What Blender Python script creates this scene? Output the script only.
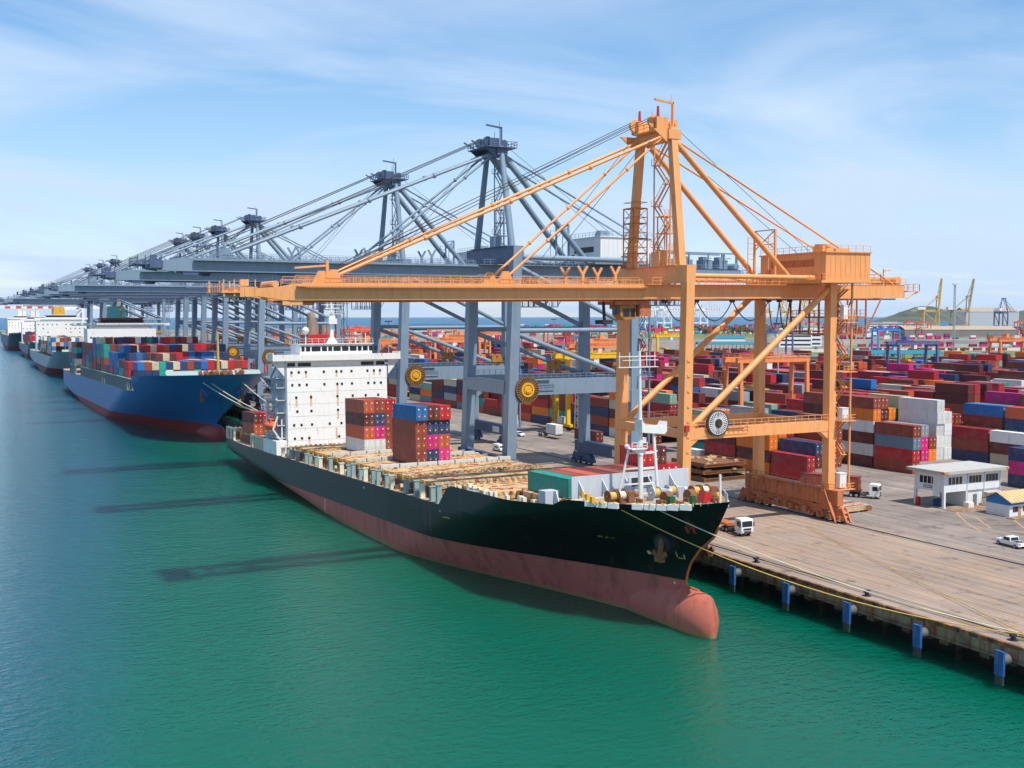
import bpy, math, random
from mathutils import Vector, Matrix, Euler
rad = math.radians
for o in list(bpy.data.objects): bpy.data.objects.remove(o)
S = bpy.context.scene
COL = S.collection

# ------------------------------------------------------------------ camera
cam = bpy.data.cameras.new('camera'); camo = bpy.data.objects.new('camera', cam); COL.objects.link(camo)
cam.sensor_width = 36; cam.lens = 36*1100/1024.0
camo.location = (0, 0, 38.0)
camo.rotation_euler = (rad(90-3.615), 0, rad(-27.4))
cam.clip_start = 1; cam.clip_end = 60000
S.camera = camo

# ------------------------------------------------------------------ light
SUN_DIR = Vector((4.5, -24.0, 47.0)).normalized()      # towards the sun
sl = bpy.data.lights.new('sun', 'SUN'); slo = bpy.data.objects.new('sun', sl); COL.objects.link(slo)
sl.energy = 5.0; sl.angle = rad(0.6); sl.color = (1.0, 0.95, 0.87)
slo.rotation_euler = SUN_DIR.to_track_quat('Z', 'Y').to_euler()
slo.location = (0, 0, 300)
elev = math.asin(SUN_DIR.z); azim = math.atan2(SUN_DIR.x, SUN_DIR.y)
W = bpy.data.worlds.new('World'); S.world = W; W.use_nodes = True
nt = W.node_tree; N = nt.nodes; Lk = nt.links
for n in list(N): N.remove(n)
wo = N.new('ShaderNodeOutputWorld'); bg = N.new('ShaderNodeBackground'); bg.inputs[1].default_value = 0.105
sky = N.new('ShaderNodeTexSky'); sky.sky_type = 'NISHITA'; sky.sun_disc = False
sky.sun_elevation = elev; sky.sun_rotation = azim
sky.altitude = 0; sky.air_density = 1.0; sky.dust_density = 0.25; sky.ozone_density = 2.2
tc = N.new('ShaderNodeTexCoord')
sep = N.new('ShaderNodeSeparateXYZ'); Lk.new(tc.outputs['Generated'], sep.inputs[0])
# thin high cloud: project the view direction onto a flat layer and stretch it
def wmath(op, a, b=None):
    n = N.new('ShaderNodeMath'); n.operation = op
    for i, v in enumerate((a, b)):
        if v is None: continue
        if isinstance(v, (int, float)): n.inputs[i].default_value = v
        else: Lk.new(v, n.inputs[i])
    return n.outputs[0]
zc = wmath('ADD', wmath('MAXIMUM', sep.outputs[2], 0.0), 0.13)
px = wmath('DIVIDE', sep.outputs[0], zc); py = wmath('DIVIDE', sep.outputs[1], zc)
cmb = N.new('ShaderNodeCombineXYZ'); Lk.new(px, cmb.inputs[0]); Lk.new(py, cmb.inputs[1])
mp = N.new('ShaderNodeMapping'); mp.inputs['Rotation'].default_value = (0, 0, rad(38)); mp.inputs['Scale'].default_value = (0.5, 0.8, 1)
mp.inputs['Location'].default_value = (3.1, 0.4, 0)
Lk.new(cmb.outputs[0], mp.inputs[0])
nz = N.new('ShaderNodeTexNoise'); nz.inputs['Scale'].default_value = 1.3; nz.inputs['Detail'].default_value = 9; nz.inputs['Roughness'].default_value = 0.56; nz.inputs['Distortion'].default_value = 0.7
Lk.new(mp.outputs[0], nz.inputs['Vector'])
cr = N.new('ShaderNodeValToRGB'); cr.color_ramp.elements[0].position = 0.37; cr.color_ramp.elements[1].position = 0.66
cr.color_ramp.elements[0].color = (0, 0, 0, 1); cr.color_ramp.elements[1].color = (1, 1, 1, 1)
Lk.new(nz.outputs['Fac'], cr.inputs[0])
cf = wmath('MULTIPLY', cr.outputs[0], 0.72)
low = wmath('POWER', wmath('SUBTRACT', 1.0, wmath('MINIMUM', wmath('MAXIMUM', sep.outputs[2], 0.0), 1.0)), 4.0)
veil = wmath('MINIMUM', wmath('ADD', cf, wmath('ADD', wmath('MULTIPLY', low, 0.72), 0.0)), 1.0)
mx = N.new('ShaderNodeMixRGB'); Lk.new(veil, mx.inputs[0]); hs_ = N.new('ShaderNodeHueSaturation'); hs_.inputs['Saturation'].default_value = 1.38; hs_.inputs['Value'].default_value = 1.38; Lk.new(sky.outputs[0], hs_.inputs['Color']); Lk.new(hs_.outputs[0], mx.inputs[1]); mx.inputs[2].default_value = (5.5, 6.95, 8.9, 1)
Lk.new(mx.outputs[0], bg.inputs[0]); Lk.new(bg.outputs[0], wo.inputs[0])

S.view_settings.view_transform = 'Standard'; S.view_settings.look = 'None'
S.view_settings.exposure = 0.13; S.view_settings.gamma = 1.0
S.view_settings.use_curve_mapping = False
S.render.engine = 'CYCLES'; S.cycles.max_bounces = 6; S.cycles.use_denoising = True
S.render.resolution_x = 1024; S.render.resolution_y = 768

# ------------------------------------------------------------------ materials
def s2l(c): c /= 255.0; return c/12.92 if c <= .04045 else ((c+.055)/1.055)**2.4
def lin(rgb): return tuple(s2l(c) for c in rgb)+(1.0,)
MATS = {}
class NT:
    def __init__(s, name):
        s.m = bpy.data.materials.new(name); s.m.use_nodes = True; s.t = s.m.node_tree; s.b = s.t.nodes['Principled BSDF']
    def n(s, ty, **kw):
        n = s.t.nodes.new(ty)
        for k, v in kw.items():
            if hasattr(n, k): setattr(n, k, v)
            else: n.inputs[k.replace('_', ' ')].default_value = v
        return n
    def l(s, a, b): s.t.links.new(a, b)
    def math(s, op, a, b=None, c=None, clamp=False):
        n = s.t.nodes.new('ShaderNodeMath'); n.operation = op; n.use_clamp = clamp
        for i, v in enumerate((a, b, c)):
            if v is None: continue
            if isinstance(v, (int, float)): n.inputs[i].default_value = v
            else: s.l(v, n.inputs[i])
        return n.outputs[0]
    def mix(s, f, a, b, mode='MIX'):
        n = s.t.nodes.new('ShaderNodeMixRGB'); n.blend_type = mode
        for i, v in enumerate((f, a, b)):
            if isinstance(v, (int, float)): n.inputs[i].default_value = v
            elif isinstance(v, tuple): n.inputs[i].default_value = v
            else: s.l(v, n.inputs[i])
        return n.outputs[0]
    def ramp(s, f, p0, p1, c0=(0, 0, 0, 1), c1=(1, 1, 1, 1)):
        n = s.t.nodes.new('ShaderNodeValToRGB'); e = n.color_ramp.elements
        e[0].position = p0; e[1].position = p1; e[0].color = c0; e[1].color = c1
        s.l(f, n.inputs[0]); return n.outputs[0]
    def noise(s, vec, scale, detail=4, rough=.55, stretch=None, loc=None):
        if stretch or loc is not None:
            m = s.t.nodes.new('ShaderNodeMapping')
            if stretch: m.inputs['Scale'].default_value = stretch
            if loc is not None:
                if isinstance(loc, tuple): m.inputs['Location'].default_value = loc
                else: s.l(loc, m.inputs['Location'])
            s.l(vec, m.inputs[0]); vec = m.outputs[0]
        n = s.t.nodes.new('ShaderNodeTexNoise'); n.inputs['Scale'].default_value = scale; n.inputs['Detail'].default_value = detail; n.inputs['Roughness'].default_value = rough
        s.l(vec, n.inputs['Vector']); return n.outputs['Fac']
    def bump(s, h, strength=.3, dist=.1, normal=None):
        n = s.t.nodes.new('ShaderNodeBump'); n.inputs['Strength'].default_value = strength; n.inputs['Distance'].default_value = dist
        s.l(h, n.inputs['Height'])
        if normal is not None: s.l(normal, n.inputs['Normal'])
        return n.outputs[0]
    def out(s, col, rough=.5, metal=0., normal=None, spec=None):
        if isinstance(col, tuple): s.b.inputs['Base Color'].default_value = col
        else: s.l(col, s.b.inputs['Base Color'])
        if isinstance(rough, (int, float)): s.b.inputs['Roughness'].default_value = rough
        else: s.l(rough, s.b.inputs['Roughness'])
        s.b.inputs['Metallic'].default_value = metal
        if spec is not None: s.b.inputs['Specular IOR Level'].default_value = spec
        if normal is not None: s.l(normal, s.b.inputs['Normal'])
        return s.m
RUSTC = lin((132, 74, 40))
def paint(name, rgb=None, rough=.5, dirt=.25, rust=.0, scale=.35):
    """weathered paint; rgb None = the object's own colour property"""
    if name in MATS: return MATS[name]
    k = NT(name); tcn = k.n('ShaderNodeTexCoord'); P = tcn.outputs['Object']
    oi = k.n('ShaderNodeObjectInfo')
    base = oi.outputs['Color'] if rgb is None else lin(rgb)
    a = k.noise(P, scale, 5, .6)
    b = k.noise(P, scale*3.1, 4, .6, stretch=(1, 1, .18))
    hi = k.mix(.5, base, (.55, .5, .45, 1)) if rgb is None else tuple(min(1, c*.6+.22) for c in base[:3])+(1,)
    lo = k.mix(.55, base, (.035, .03, .026, 1)) if rgb is None else tuple(c*.5+.012 for c in base[:3])+(1,)
    c = k.mix(k.math('MULTIPLY', k.ramp(a, .5, .72), dirt*.5), base, hi)
    c = k.mix(k.math('MULTIPLY', k.ramp(b, .47, .75), dirt), c, lo)
    c = k.mix(1.0, c, k.mix(oi.outputs['Random'], (.90, .90, .90, 1), (1.0, 1.0, 1.0, 1)), 'MULTIPLY')
    if rust > 0:
        r = k.noise(P, scale*2.2, 6, .68, stretch=(1, 1, .3))
        e = .80-.34*rust
        c = k.mix(k.ramp(r, e, e+.09), c, RUSTC)
    MATS[name] = k.out(c, rough)
    return MATS[name]
def plain(name, rgb, rough=.6, metal=0., var=.15, scale=1.5):
    if name in MATS: return MATS[name]
    k = NT(name); P = k.n('ShaderNodeTexCoord').outputs['Object']
    base = lin(rgb); a = k.noise(P, scale, 4)
    c = k.mix(a, tuple(x*(1-var) for x in base[:3])+(1,), tuple(min(1, x*(1+var)) for x in base[:3])+(1,))
    MATS[name] = k.out(c, rough, metal); return MATS[name]

# ------------------------------------------------------------------ mesh builder
class MB:
    def __init__(s): s.v = []; s.f = []; s.mi = []; s.cur = 0
    def add(s, vs, fs):
        n = len(s.v); s.v += [tuple(p) for p in vs]
        for f in fs: s.f.append([i+n for i in f]); s.mi.append(s.cur)
    def bx(s, x0, x1, y0, y1, z0, z1):
        s.add([(x0, y0, z0), (x1, y0, z0), (x1, y1, z0), (x0, y1, z0), (x0, y0, z1), (x1, y0, z1), (x1, y1, z1), (x0, y1, z1)],
              [(0, 3, 2, 1), (4, 5, 6, 7), (0, 1, 5, 4), (1, 2, 6, 5), (2, 3, 7, 6), (3, 0, 4, 7)])
    def cb(s, c, d): s.bx(c[0]-d[0]/2, c[0]+d[0]/2, c[1]-d[1]/2, c[1]+d[1]/2, c[2]-d[2]/2, c[2]+d[2]/2)
    def beam(s, p0, p1, w, h=None, w1=None, h1=None, up=(0, 0, 1)):
        h = w if h is None else h; w1 = w if w1 is None else w1; h1 = h if h1 is None else h1
        p0 = Vector(p0); p1 = Vector(p1); d = p1-p0
        if d.length < 1e-6: return
        d.normalize(); u = Vector(up)
        if abs(d.dot(u)) > .98: u = Vector((0, 1, 0))
        r = d.cross(u).normalized(); u = r.cross(d)
        q = []
        for p, a, b in ((p0, w, h), (p1, w1, h1)):
            q += [p-r*a/2-u*b/2, p+r*a/2-u*b/2, p+r*a/2+u*b/2, p-r*a/2+u*b/2]
        s.add(q, [(0, 1, 2, 3), (7, 6, 5, 4), (0, 4, 5, 1), (1, 5, 6, 2), (2, 6, 7, 3), (3, 7, 4, 0)])
    def tube(s, p0, p1, r, n=8, r1=None, caps=True):
        r1 = r if r1 is None else r1
        p0 = Vector(p0); p1 = Vector(p1); d = p1-p0
        if d.length < 1e-6: return
        d.normalize(); u = Vector((0, 0, 1)) if abs(d.z) < .95 else Vector((0, 1, 0))
        a = d.cross(u).normalized(); b = d.cross(a)
        q = []
        for p, rr in ((p0, r), (p1, r1)):
            for i in range(n):
                t = 2*math.pi*i/n; q.append(p+a*(rr*math.cos(t))+b*(rr*math.sin(t)))
        fs = [(i, (i+1) % n, n+(i+1) % n, n+i) for i in range(n)]
        if caps: fs += [tuple(range(n))[::-1], tuple(range(n, 2*n))]
        s.add(q, fs)
    def path(s, pts, r, n=5):
        for a, b in zip(pts[:-1], pts[1:]): s.tube(a, b, r, n)
    def prism(s, pts, a, b, axis=1):
        """extrude a 2-D outline along an axis (0 x, 1 y, 2 z) from a to b"""
        def P(p, t): return (t, p[0], p[1]) if axis == 0 else ((p[0], t, p[1]) if axis == 1 else (p[0], p[1], t))
        n = len(pts); q = [P(p, a) for p in pts]+[P(p, b) for p in pts]
        s.add(q, [(i, (i+1) % n, n+(i+1) % n, n+i) for i in range(n)]+[tuple(range(n))[::-1], tuple(range(n, 2*n))])
    def rail(s, p0, p1, h=1.1, step=2.0, t=.07, mid=True):
        p0 = Vector(p0); p1 = Vector(p1); n = max(1, int((p1-p0).length/step)); Z = Vector((0, 0, 1))
        for i in range(n+1):
            p = p0.lerp(p1, i/n); s.beam(p, p+Z*h, t)
        s.beam(p0+Z*h, p1+Z*h, t)
        if mid: s.beam(p0+Z*h*.5, p1+Z*h*.5, t*.8)
    def stairs(s, x, y0, y1, z0, z1, flight, t=.12, w=.8):
        z = z0; d = 0
        while z < z1-.1:
            zn = min(z+flight, z1); a, b = (y0, y1) if d == 0 else (y1, y0)
            for dx in (-w/2, w/2):
                s.beam((x+dx, a, z), (x+dx, b, zn), t, t*1.6)
                s.beam((x+dx, a, z+1.0), (x+dx, b, zn+1.0), t*.5)
            s.cb((x, b, zn), (w*1.5, w, .08)); d ^= 1; z = zn
    def sphere(s, c, r, n=8, m=5, sc=(1, 1, 1)):
        q = [(c[0], c[1], c[2]-r*sc[2])]
        for j in range(1, m):
            a = math.pi*j/m
            for i in range(n):
                t = 2*math.pi*i/n
                q.append((c[0]+r*sc[0]*math.sin(a)*math.cos(t), c[1]+r*sc[1]*math.sin(a)*math.sin(t), c[2]-r*sc[2]*math.cos(a)))
        q.append((c[0], c[1], c[2]+r*sc[2])); L = len(q)-1
        fs = [(0, 1+(i+1) % n, 1+i) for i in range(n)]
        for j in range(m-2):
            o = 1+j*n
            fs += [(o+i, o+(i+1) % n, o+n+(i+1) % n, o+n+i) for i in range(n)]
        o = 1+(m-2)*n
        fs += [(o+i, o+(i+1) % n, L) for i in range(n)]
        s.add(q, fs)
    def wheel(s, c, r, w, axis=1, n=12):
        d = [0, 0, 0]; d[axis] = w/2; c = Vector(c); d = Vector(d); s.tube(c-d, c+d, r, n)
    def mesh(s, name, mats, smooth=True):
        me = bpy.data.meshes.new(name); me.from_pydata(s.v, [], s.f)
        for m in (mats if isinstance(mats, (list, tuple)) else [mats]): me.materials.append(m)
        if isinstance(mats, (list, tuple)) and len(mats) > 1: me.polygons.foreach_set('material_index', s.mi)
        if smooth:
            me.polygons.foreach_set('use_smooth', [True]*len(me.polygons)); me.set_sharp_from_angle(angle=rad(34))
        me.update(); return me
    def build(s, name, mats, parent=None, color=None, loc=None, rot=None, label=None, smooth=True):
        o = bpy.data.objects.new(name, s.mesh(name, mats, smooth)); COL.objects.link(o)
        if parent is not None: o.parent = parent
        if color: o.color = lin(color) if max(color) > 1.01 else color
        if loc: o.location = loc
        if rot: o.rotation_euler = rot
        if label: o['label'] = label
        return o
def tag(o, label, cat, group=None, kind=None):
    o['label'] = label; o['category'] = cat
    if group: o['group'] = group
    if kind: o['kind'] = kind
    return o
def empty(name, loc=(0, 0, 0), rot=(0, 0, 0), label=None, cat=None, group=None):
    o = bpy.data.objects.new(name, None); COL.objects.link(o); o.location = loc; o.rotation_euler = rot
    o.empty_display_size = .5
    if label: tag(o, label, cat, group)
    return o
def kids(o): return [c for c in bpy.data.objects if c.parent is o]
def copy_tree(o, parent=None, color=None, tree=None):
    c = o.copy(); COL.objects.link(c)
    if parent is not None: c.parent = parent
    if color and c.type == 'MESH': c.color = lin(color)
    for ch in (tree[o.name] if tree else kids(o)): copy_tree(ch, c, color, tree)
    return c
def tree_of(o):
    t = {}
    def rec(x):
        t[x.name] = kids(x)
        for c in t[x.name]: rec(c)
    rec(o); return t
def struct(o): o['kind'] = 'structure'; return o
ORD = ['zeroth', 'first', 'second', 'third', 'fourth', 'fifth', 'sixth', 'seventh', 'eighth', 'ninth', 'tenth', 'eleventh', 'twelfth',
       'thirteenth', 'fourteenth', 'fifteenth', 'sixteenth', 'seventeenth', 'eighteenth', 'nineteenth', 'twentieth']+['twenty-'+w for w in ('first', 'second', 'third', 'fourth', 'fifth', 'sixth', 'seventh', 'eighth', 'ninth')]+['thirtieth']+['thirty-'+w for w in ('first', 'second', 'third', 'fourth', 'fifth', 'sixth', 'seventh', 'eighth', 'ninth')]+['far']*60
# ------------------------------------------------------------------ setting: water, land, quay
WATER = -5.0
k = NT('sea_water'); G = k.n('ShaderNodeNewGeometry'); P = G.outputs['Position']
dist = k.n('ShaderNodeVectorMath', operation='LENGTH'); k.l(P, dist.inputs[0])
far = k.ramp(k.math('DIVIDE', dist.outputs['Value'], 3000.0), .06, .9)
sx = k.n('ShaderNodeSeparateXYZ'); k.l(P, sx.inputs[0])
patch = k.noise(P, .012, 3, .5)
green = k.mix(patch, (.0005, .088, .055, 1), (.001, .116, .072, 1))
# the harbour gets bluer away from the quay
off = k.ramp(k.math('ADD', k.math('DIVIDE', sx.outputs[0], -160.0), k.math('DIVIDE', sx.outputs[1], 900.0)), -.50, .12)
c = k.mix(off, green, (.001, .076, .102, 1))
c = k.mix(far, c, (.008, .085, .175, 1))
n1 = k.noise(P, .55, 4, .62, stretch=(1.0, 1.7, 1)); n2 = k.noise(P, .11, 3, .5, stretch=(1, 1.5, 1)); n3 = k.noise(P, 1.9, 2, .5)
hgt = k.math('ADD', k.math('ADD', k.math('MULTIPLY', n1, .62), k.math('MULTIPLY', n2, .55)), k.math('MULTIPLY', n3, .20))
nb = k.bump(hgt, .5, 1.0)
sea_mat = k.out(c, k.mix(far, (.06, .06, .06, 1), (.4, .4, .4, 1)), 0, nb, .46); k.b.inputs['IOR'].default_value = 1.33; k.b.subsurface_method = 'RANDOM_WALK' if False else k.b.subsurface_method
k.b.inputs['Subsurface Weight'].default_value = .92; k.b.inputs['Subsurface Radius'].default_value = (1.0, 3.0, 3.0); k.b.inputs['Subsurface Scale'].default_value = 9.0
m = MB(); m.add([(-14000, -1500, WATER), (14000, -1500, WATER), (14000, 15000, WATER), (-14000, 15000, WATER)], [(0, 1, 2, 3)])
struct(m.build('water', sea_mat, smooth=False))

k = NT('concrete_apron'); P = k.n('ShaderNodeNewGeometry').outputs['Position']
a = k.noise(P, .05, 6, .6); b = k.noise(P, .9, 5, .6); t = k.noise(P, .05, 5, .7, stretch=(14, .5, 1))
sp = k.n('ShaderNodeSeparateXYZ'); k.l(P, sp.inputs[0])
c = k.mix(k.ramp(a, .35, .68), lin((122, 112, 104)), lin((160, 146, 134)))
c = k.mix(k.math('MULTIPLY', k.ramp(t, .42, .66), .75), c, lin((96, 84, 78)))
c = k.mix(k.math('MULTIPLY', k.ramp(b, .52, .7), .3), c, lin((96, 88, 84)))
warm = k.ramp(k.math('DIVIDE', sp.outputs[0], 200.0), .70, .745)           # reddish, rust stained strip between the rails
c = k.mix(k.math('SUBTRACT', 1.0, warm), c, k.mix(.35, c, lin((156, 134, 118))))
stain = k.noise(P, .22, 5, .7)
c = k.mix(k.math('MULTIPLY', k.ramp(stain, .56, .68), .7), c, lin((66, 58, 54)))
brick = k.n('ShaderNodeTexBrick'); brick.inputs['Scale'].default_value = 1.0; brick.inputs['Mortar Size'].default_value = .035
brick.inputs['Brick Width'].default_value = 8.0; brick.inputs['Row Height'].default_value = 5.5; k.l(P, brick.inputs['Vector']); brick.offset = 0
c = k.mix(k.math('MULTIPLY', brick.outputs['Fac'], .10), c, lin((92, 84, 80)))
apron_mat = k.out(c, .85, 0, k.bump(b, .15, .05))
k = NT('far_land'); P = k.n('ShaderNodeNewGeometry').outputs['Position']
a = k.noise(P, .006, 5, .6); b = k.noise(P, .03, 4)
c = k.mix(k.ramp(a, .42, .56), lin((142, 136, 126)), lin((108, 106, 98)))
c = k.mix(k.math('MULTIPLY', k.ramp(b, .55, .62), .6), c, lin((74, 92, 52)))
land_mat = k.out(c, .95)
m = MB()
m.bx(113.6, 2450, -300, 2900, -14, -.02)
m.bx(2450.0, 7000, 300, 2300, -14, -.02)
struct(m.build('ground', land_mat, smooth=False))
m = MB(); m.add([(108, -250, 0), (900, -250, 0), (900, 1900, 0), (108, 1900, 0)], [(0, 1, 2, 3)])
apron = m.build('apron_pavement', apron_mat, smooth=False); struct(apron)

# quay front: a cap beam over a dark recess with piles
k = NT('quay_concrete'); P = k.n('ShaderNodeNewGeometry').outputs['Position']
sp = k.n('ShaderNodeSeparateXYZ'); k.l(P, sp.inputs[0])
a = k.noise(P, .8, 6, .65); r = k.noise(P, .9, 6, .7, stretch=(1, 1, .18)); st = k.noise(P, .25, 4)
c = k.mix(a, lin((112, 91, 70)), lin((172, 146, 116)))
c = k.mix(k.ramp(r, .46, .62), c, lin((128, 66, 34)))
c = k.mix(k.math('MULTIPLY', k.ramp(st, .55, .7), .7), c, lin((52, 44, 38)))
c = k.mix(k.ramp(k.math('DIVIDE', k.math('ADD', sp.outputs[2], 5.0), 5.0), .30, .80), lin((30, 32, 26)), c)  # darkens downward: shade on the recess and piles is put into the colour
quay_mat = k.out(c, .9, 0, k.bump(a, .5, .08))
Y0, Y1 = -240, 1880
m = MB()
m.bx(108.0, 111.5, Y0, Y1, -1.45, -.01)
m.bx(108.25, 111.5, Y0, Y1, -1.95, -1.45)
m.bx(113.2, 113.6, Y0, Y1, -14, -1.95); m.bx(111.5, 113.6, Y0, Y1, -1.95, -.03)
m.tube((108.02, Y0, -1.72), (108.02, Y1, -1.72), .2, 8)
y = Y0+3
while y < 900:
    m.tube((110.9, y+.45, -14), (110.9, y+.45, -1.95), .45, 10)
    if int(y) % 2: m.bx(108.3, 109.6, y, y+1.3, -2.5, -1.95)
    for q in (1.5, 4.5): m.bx(107.985, 108.0, y+q, y+q+.12, -1.4, -.1)
    y += 6.0
m.bx(108.0, 108.5, Y0, Y1, -.01, .18)          # kerb
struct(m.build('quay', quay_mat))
k = NT('kerb_paint'); P = k.n('ShaderNodeNewGeometry').outputs['Position']
sp = k.n('ShaderNodeSeparateXYZ'); k.l(P, sp.inputs[0])
w = k.math('GREATER_THAN', k.math('FRACT', k.math('DIVIDE', sp.outputs[1], 2.6)), .5)
rr = k.noise(P, 1.3, 5, .7)
c = k.mix(w, lin((52, 44, 38)), lin((170, 120, 58))); c = k.mix(k.ramp(rr, .38, .54), c, lin((120, 78, 52)))
kerb_mat = k.out(c, .8)
m = MB(); m.bx(107.985, 108.52, Y0, 420, .181, .2); m.bx(107.97, 107.998, Y0, 420, -.3, .2)
struct(m.build('kerb_strip', kerb_mat))

# rails and painted lanes
k = NT('rail_dark'); P = k.n('ShaderNodeNewGeometry').outputs['Position']
rail_mat = k.out(k.mix(k.noise(P, 2.0, 4), lin((38, 34, 34)), lin((72, 58, 52))), .6)
m = MB()
for x, w in ((112.0, .55), (111.1, .18), (112.9, .18), (145.0, .6)):
    m.bx(x-w/2, x+w/2, Y0, 1500, .0, .012)
m.bx(111.95, 112.05, Y0, 1500, .012, .10); m.bx(144.95, 145.05, Y0, 1500, .012, .10)
struct(m.build('crane_rail_track', rail_mat))
k = NT('lane_paint'); P = k.n('ShaderNodeNewGeometry').outputs['Position']
rr = k.noise(P, .8, 6, .7, stretch=(1, .16, 1))
c = k.mix(k.ramp(rr, .43, .62), lin((200, 152, 92)), lin((150, 134, 119)))
lane_mat = k.out(c, .85)
m = MB()
rnd = random.Random(5)
for x in (115.2, 117.6, 120.4, 122.8, 125.2, 127.8, 130.2, 132.6, 135.2, 137.6, 140.2, 142.4, 147.2, 113.9, 119.0, 133.9):
    for dx in ((0, .75) if x not in (113.9, 119.0, 133.9, 147.2) else (0,)):
        y = Y0+rnd.random()*4
        while y < 600:
            ln = 17
            m.bx(x+dx-.085, x+dx+.085, y, y+ln, .0, .006); y += ln+.35
for a, b in (((165, 133), (171, 141)), ((165, 138), (172.5, 147)), ((160.5, 131), (165, 138)), ((168.5, 128), (176, 137)), ((160.5, 131), (168.5, 128)), ((165, 138), (171.4, 133.5)), ((171.4, 141), (172.5, 147))):
    m.beam((a[0], a[1], .006), (b[0], b[1], .006), .25, .004)
struct(m.build('lane_marking', lane_mat, smooth=False))

# hills far behind the port
k = NT('hill_scrub'); P = k.n('ShaderNodeNewGeometry').outputs['Position']
c = k.mix(k.noise(P, .02, 6, .7), lin((54, 68, 58)), lin((92, 98, 80))); hill_mat = k.out(c, .95)
def hill(cx, cy, wx, wy, h, seed):
    rn = random.Random(seed); m = MB(); n = 44; mm = 14
    ph = [rn.random()*6 for _ in range(6)]
    q = []
    for j in range(mm+1):
        for i in range(n+1):
            u = -1+2*i/n; v = -1+2*j/mm
            e = max(0, 1-u*u)*max(0, 1-v*v)
            z = h*e*(.72+.16*math.sin(5*u+ph[0])+.12*math.sin(11*u+ph[1]+2*v)+.07*math.sin(23*u+ph[2]+5*v)+.05*math.sin(41*u+ph[3]))
            q.append((cx+wx*u, cy+wy*v, z-8))
    m.add(q, [(j*(n+1)+i, j*(n+1)+i+1, (j+1)*(n+1)+i+1, (j+1)*(n+1)+i) for j in range(mm) for i in range(n)])
    return struct(m.build('hill', hill_mat))
hill(5120, 4640, 190, 300, 96, 1)
hill(3960, 2790, 420, 300, 118, 2)
# ------------------------------------------------------------------ ship-to-shore gantry cranes
ORANGE = (237, 164, 99); BLUE = (126, 146, 163)
orange_paint = paint('orange_crane_paint', ORANGE, .5, .38, .34, .42)
orange_rusty = paint('orange_crane_rusty_paint', (190, 112, 66), .7, .55, .75, .5)
blue_paint = paint('bluegrey_crane_paint', BLUE, .45, .34, .14, .3)
dark_steel = paint('dark_steel', (52, 52, 56), .55, .3, .3, .6)
blue_dark = paint('slate_blue_paint', (74, 92, 122), .5, .35, .1, .3)
white_paint = paint('white_paint', (226, 226, 222), .5, .18, .05, .4)
glass_dark = plain('dark_glass', (28, 36, 42), .12)
yellow_paint = paint('yellow_paint', (226, 168, 34), .5, .25, .1, .5)
brass_paint = paint('brown_yellow_paint', (176, 118, 34), .55, .5, .45, .8)
red_paint = paint('red_paint', (190, 34, 30), .5, .2, .1, .6)
cable_dark = plain('dark_cable', (46, 44, 48), .7)

def clamp01(x): return max(0., min(1., x))
def flat_ring(m, c, r0, r1, y0, y1, n=36):
    q = []
    for yy in (y0, y1):
        for r in (r0, r1):
            for i in range(n):
                t = 2*math.pi*i/n; q.append((c[0]+r*math.cos(t), yy, c[2]+r*math.sin(t)))
    A, B, C, D = 0, n, 2*n, 3*n; fs = []
    for i in range(n):
        j = (i+1) % n
        fs += [(A+i, A+j, B+j, B+i), (C+i, D+i, D+j, C+j), (B+i, B+j, D+j, D+i), (A+j, A+i, C+i, C+j)]
    m.add(q, fs)

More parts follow.
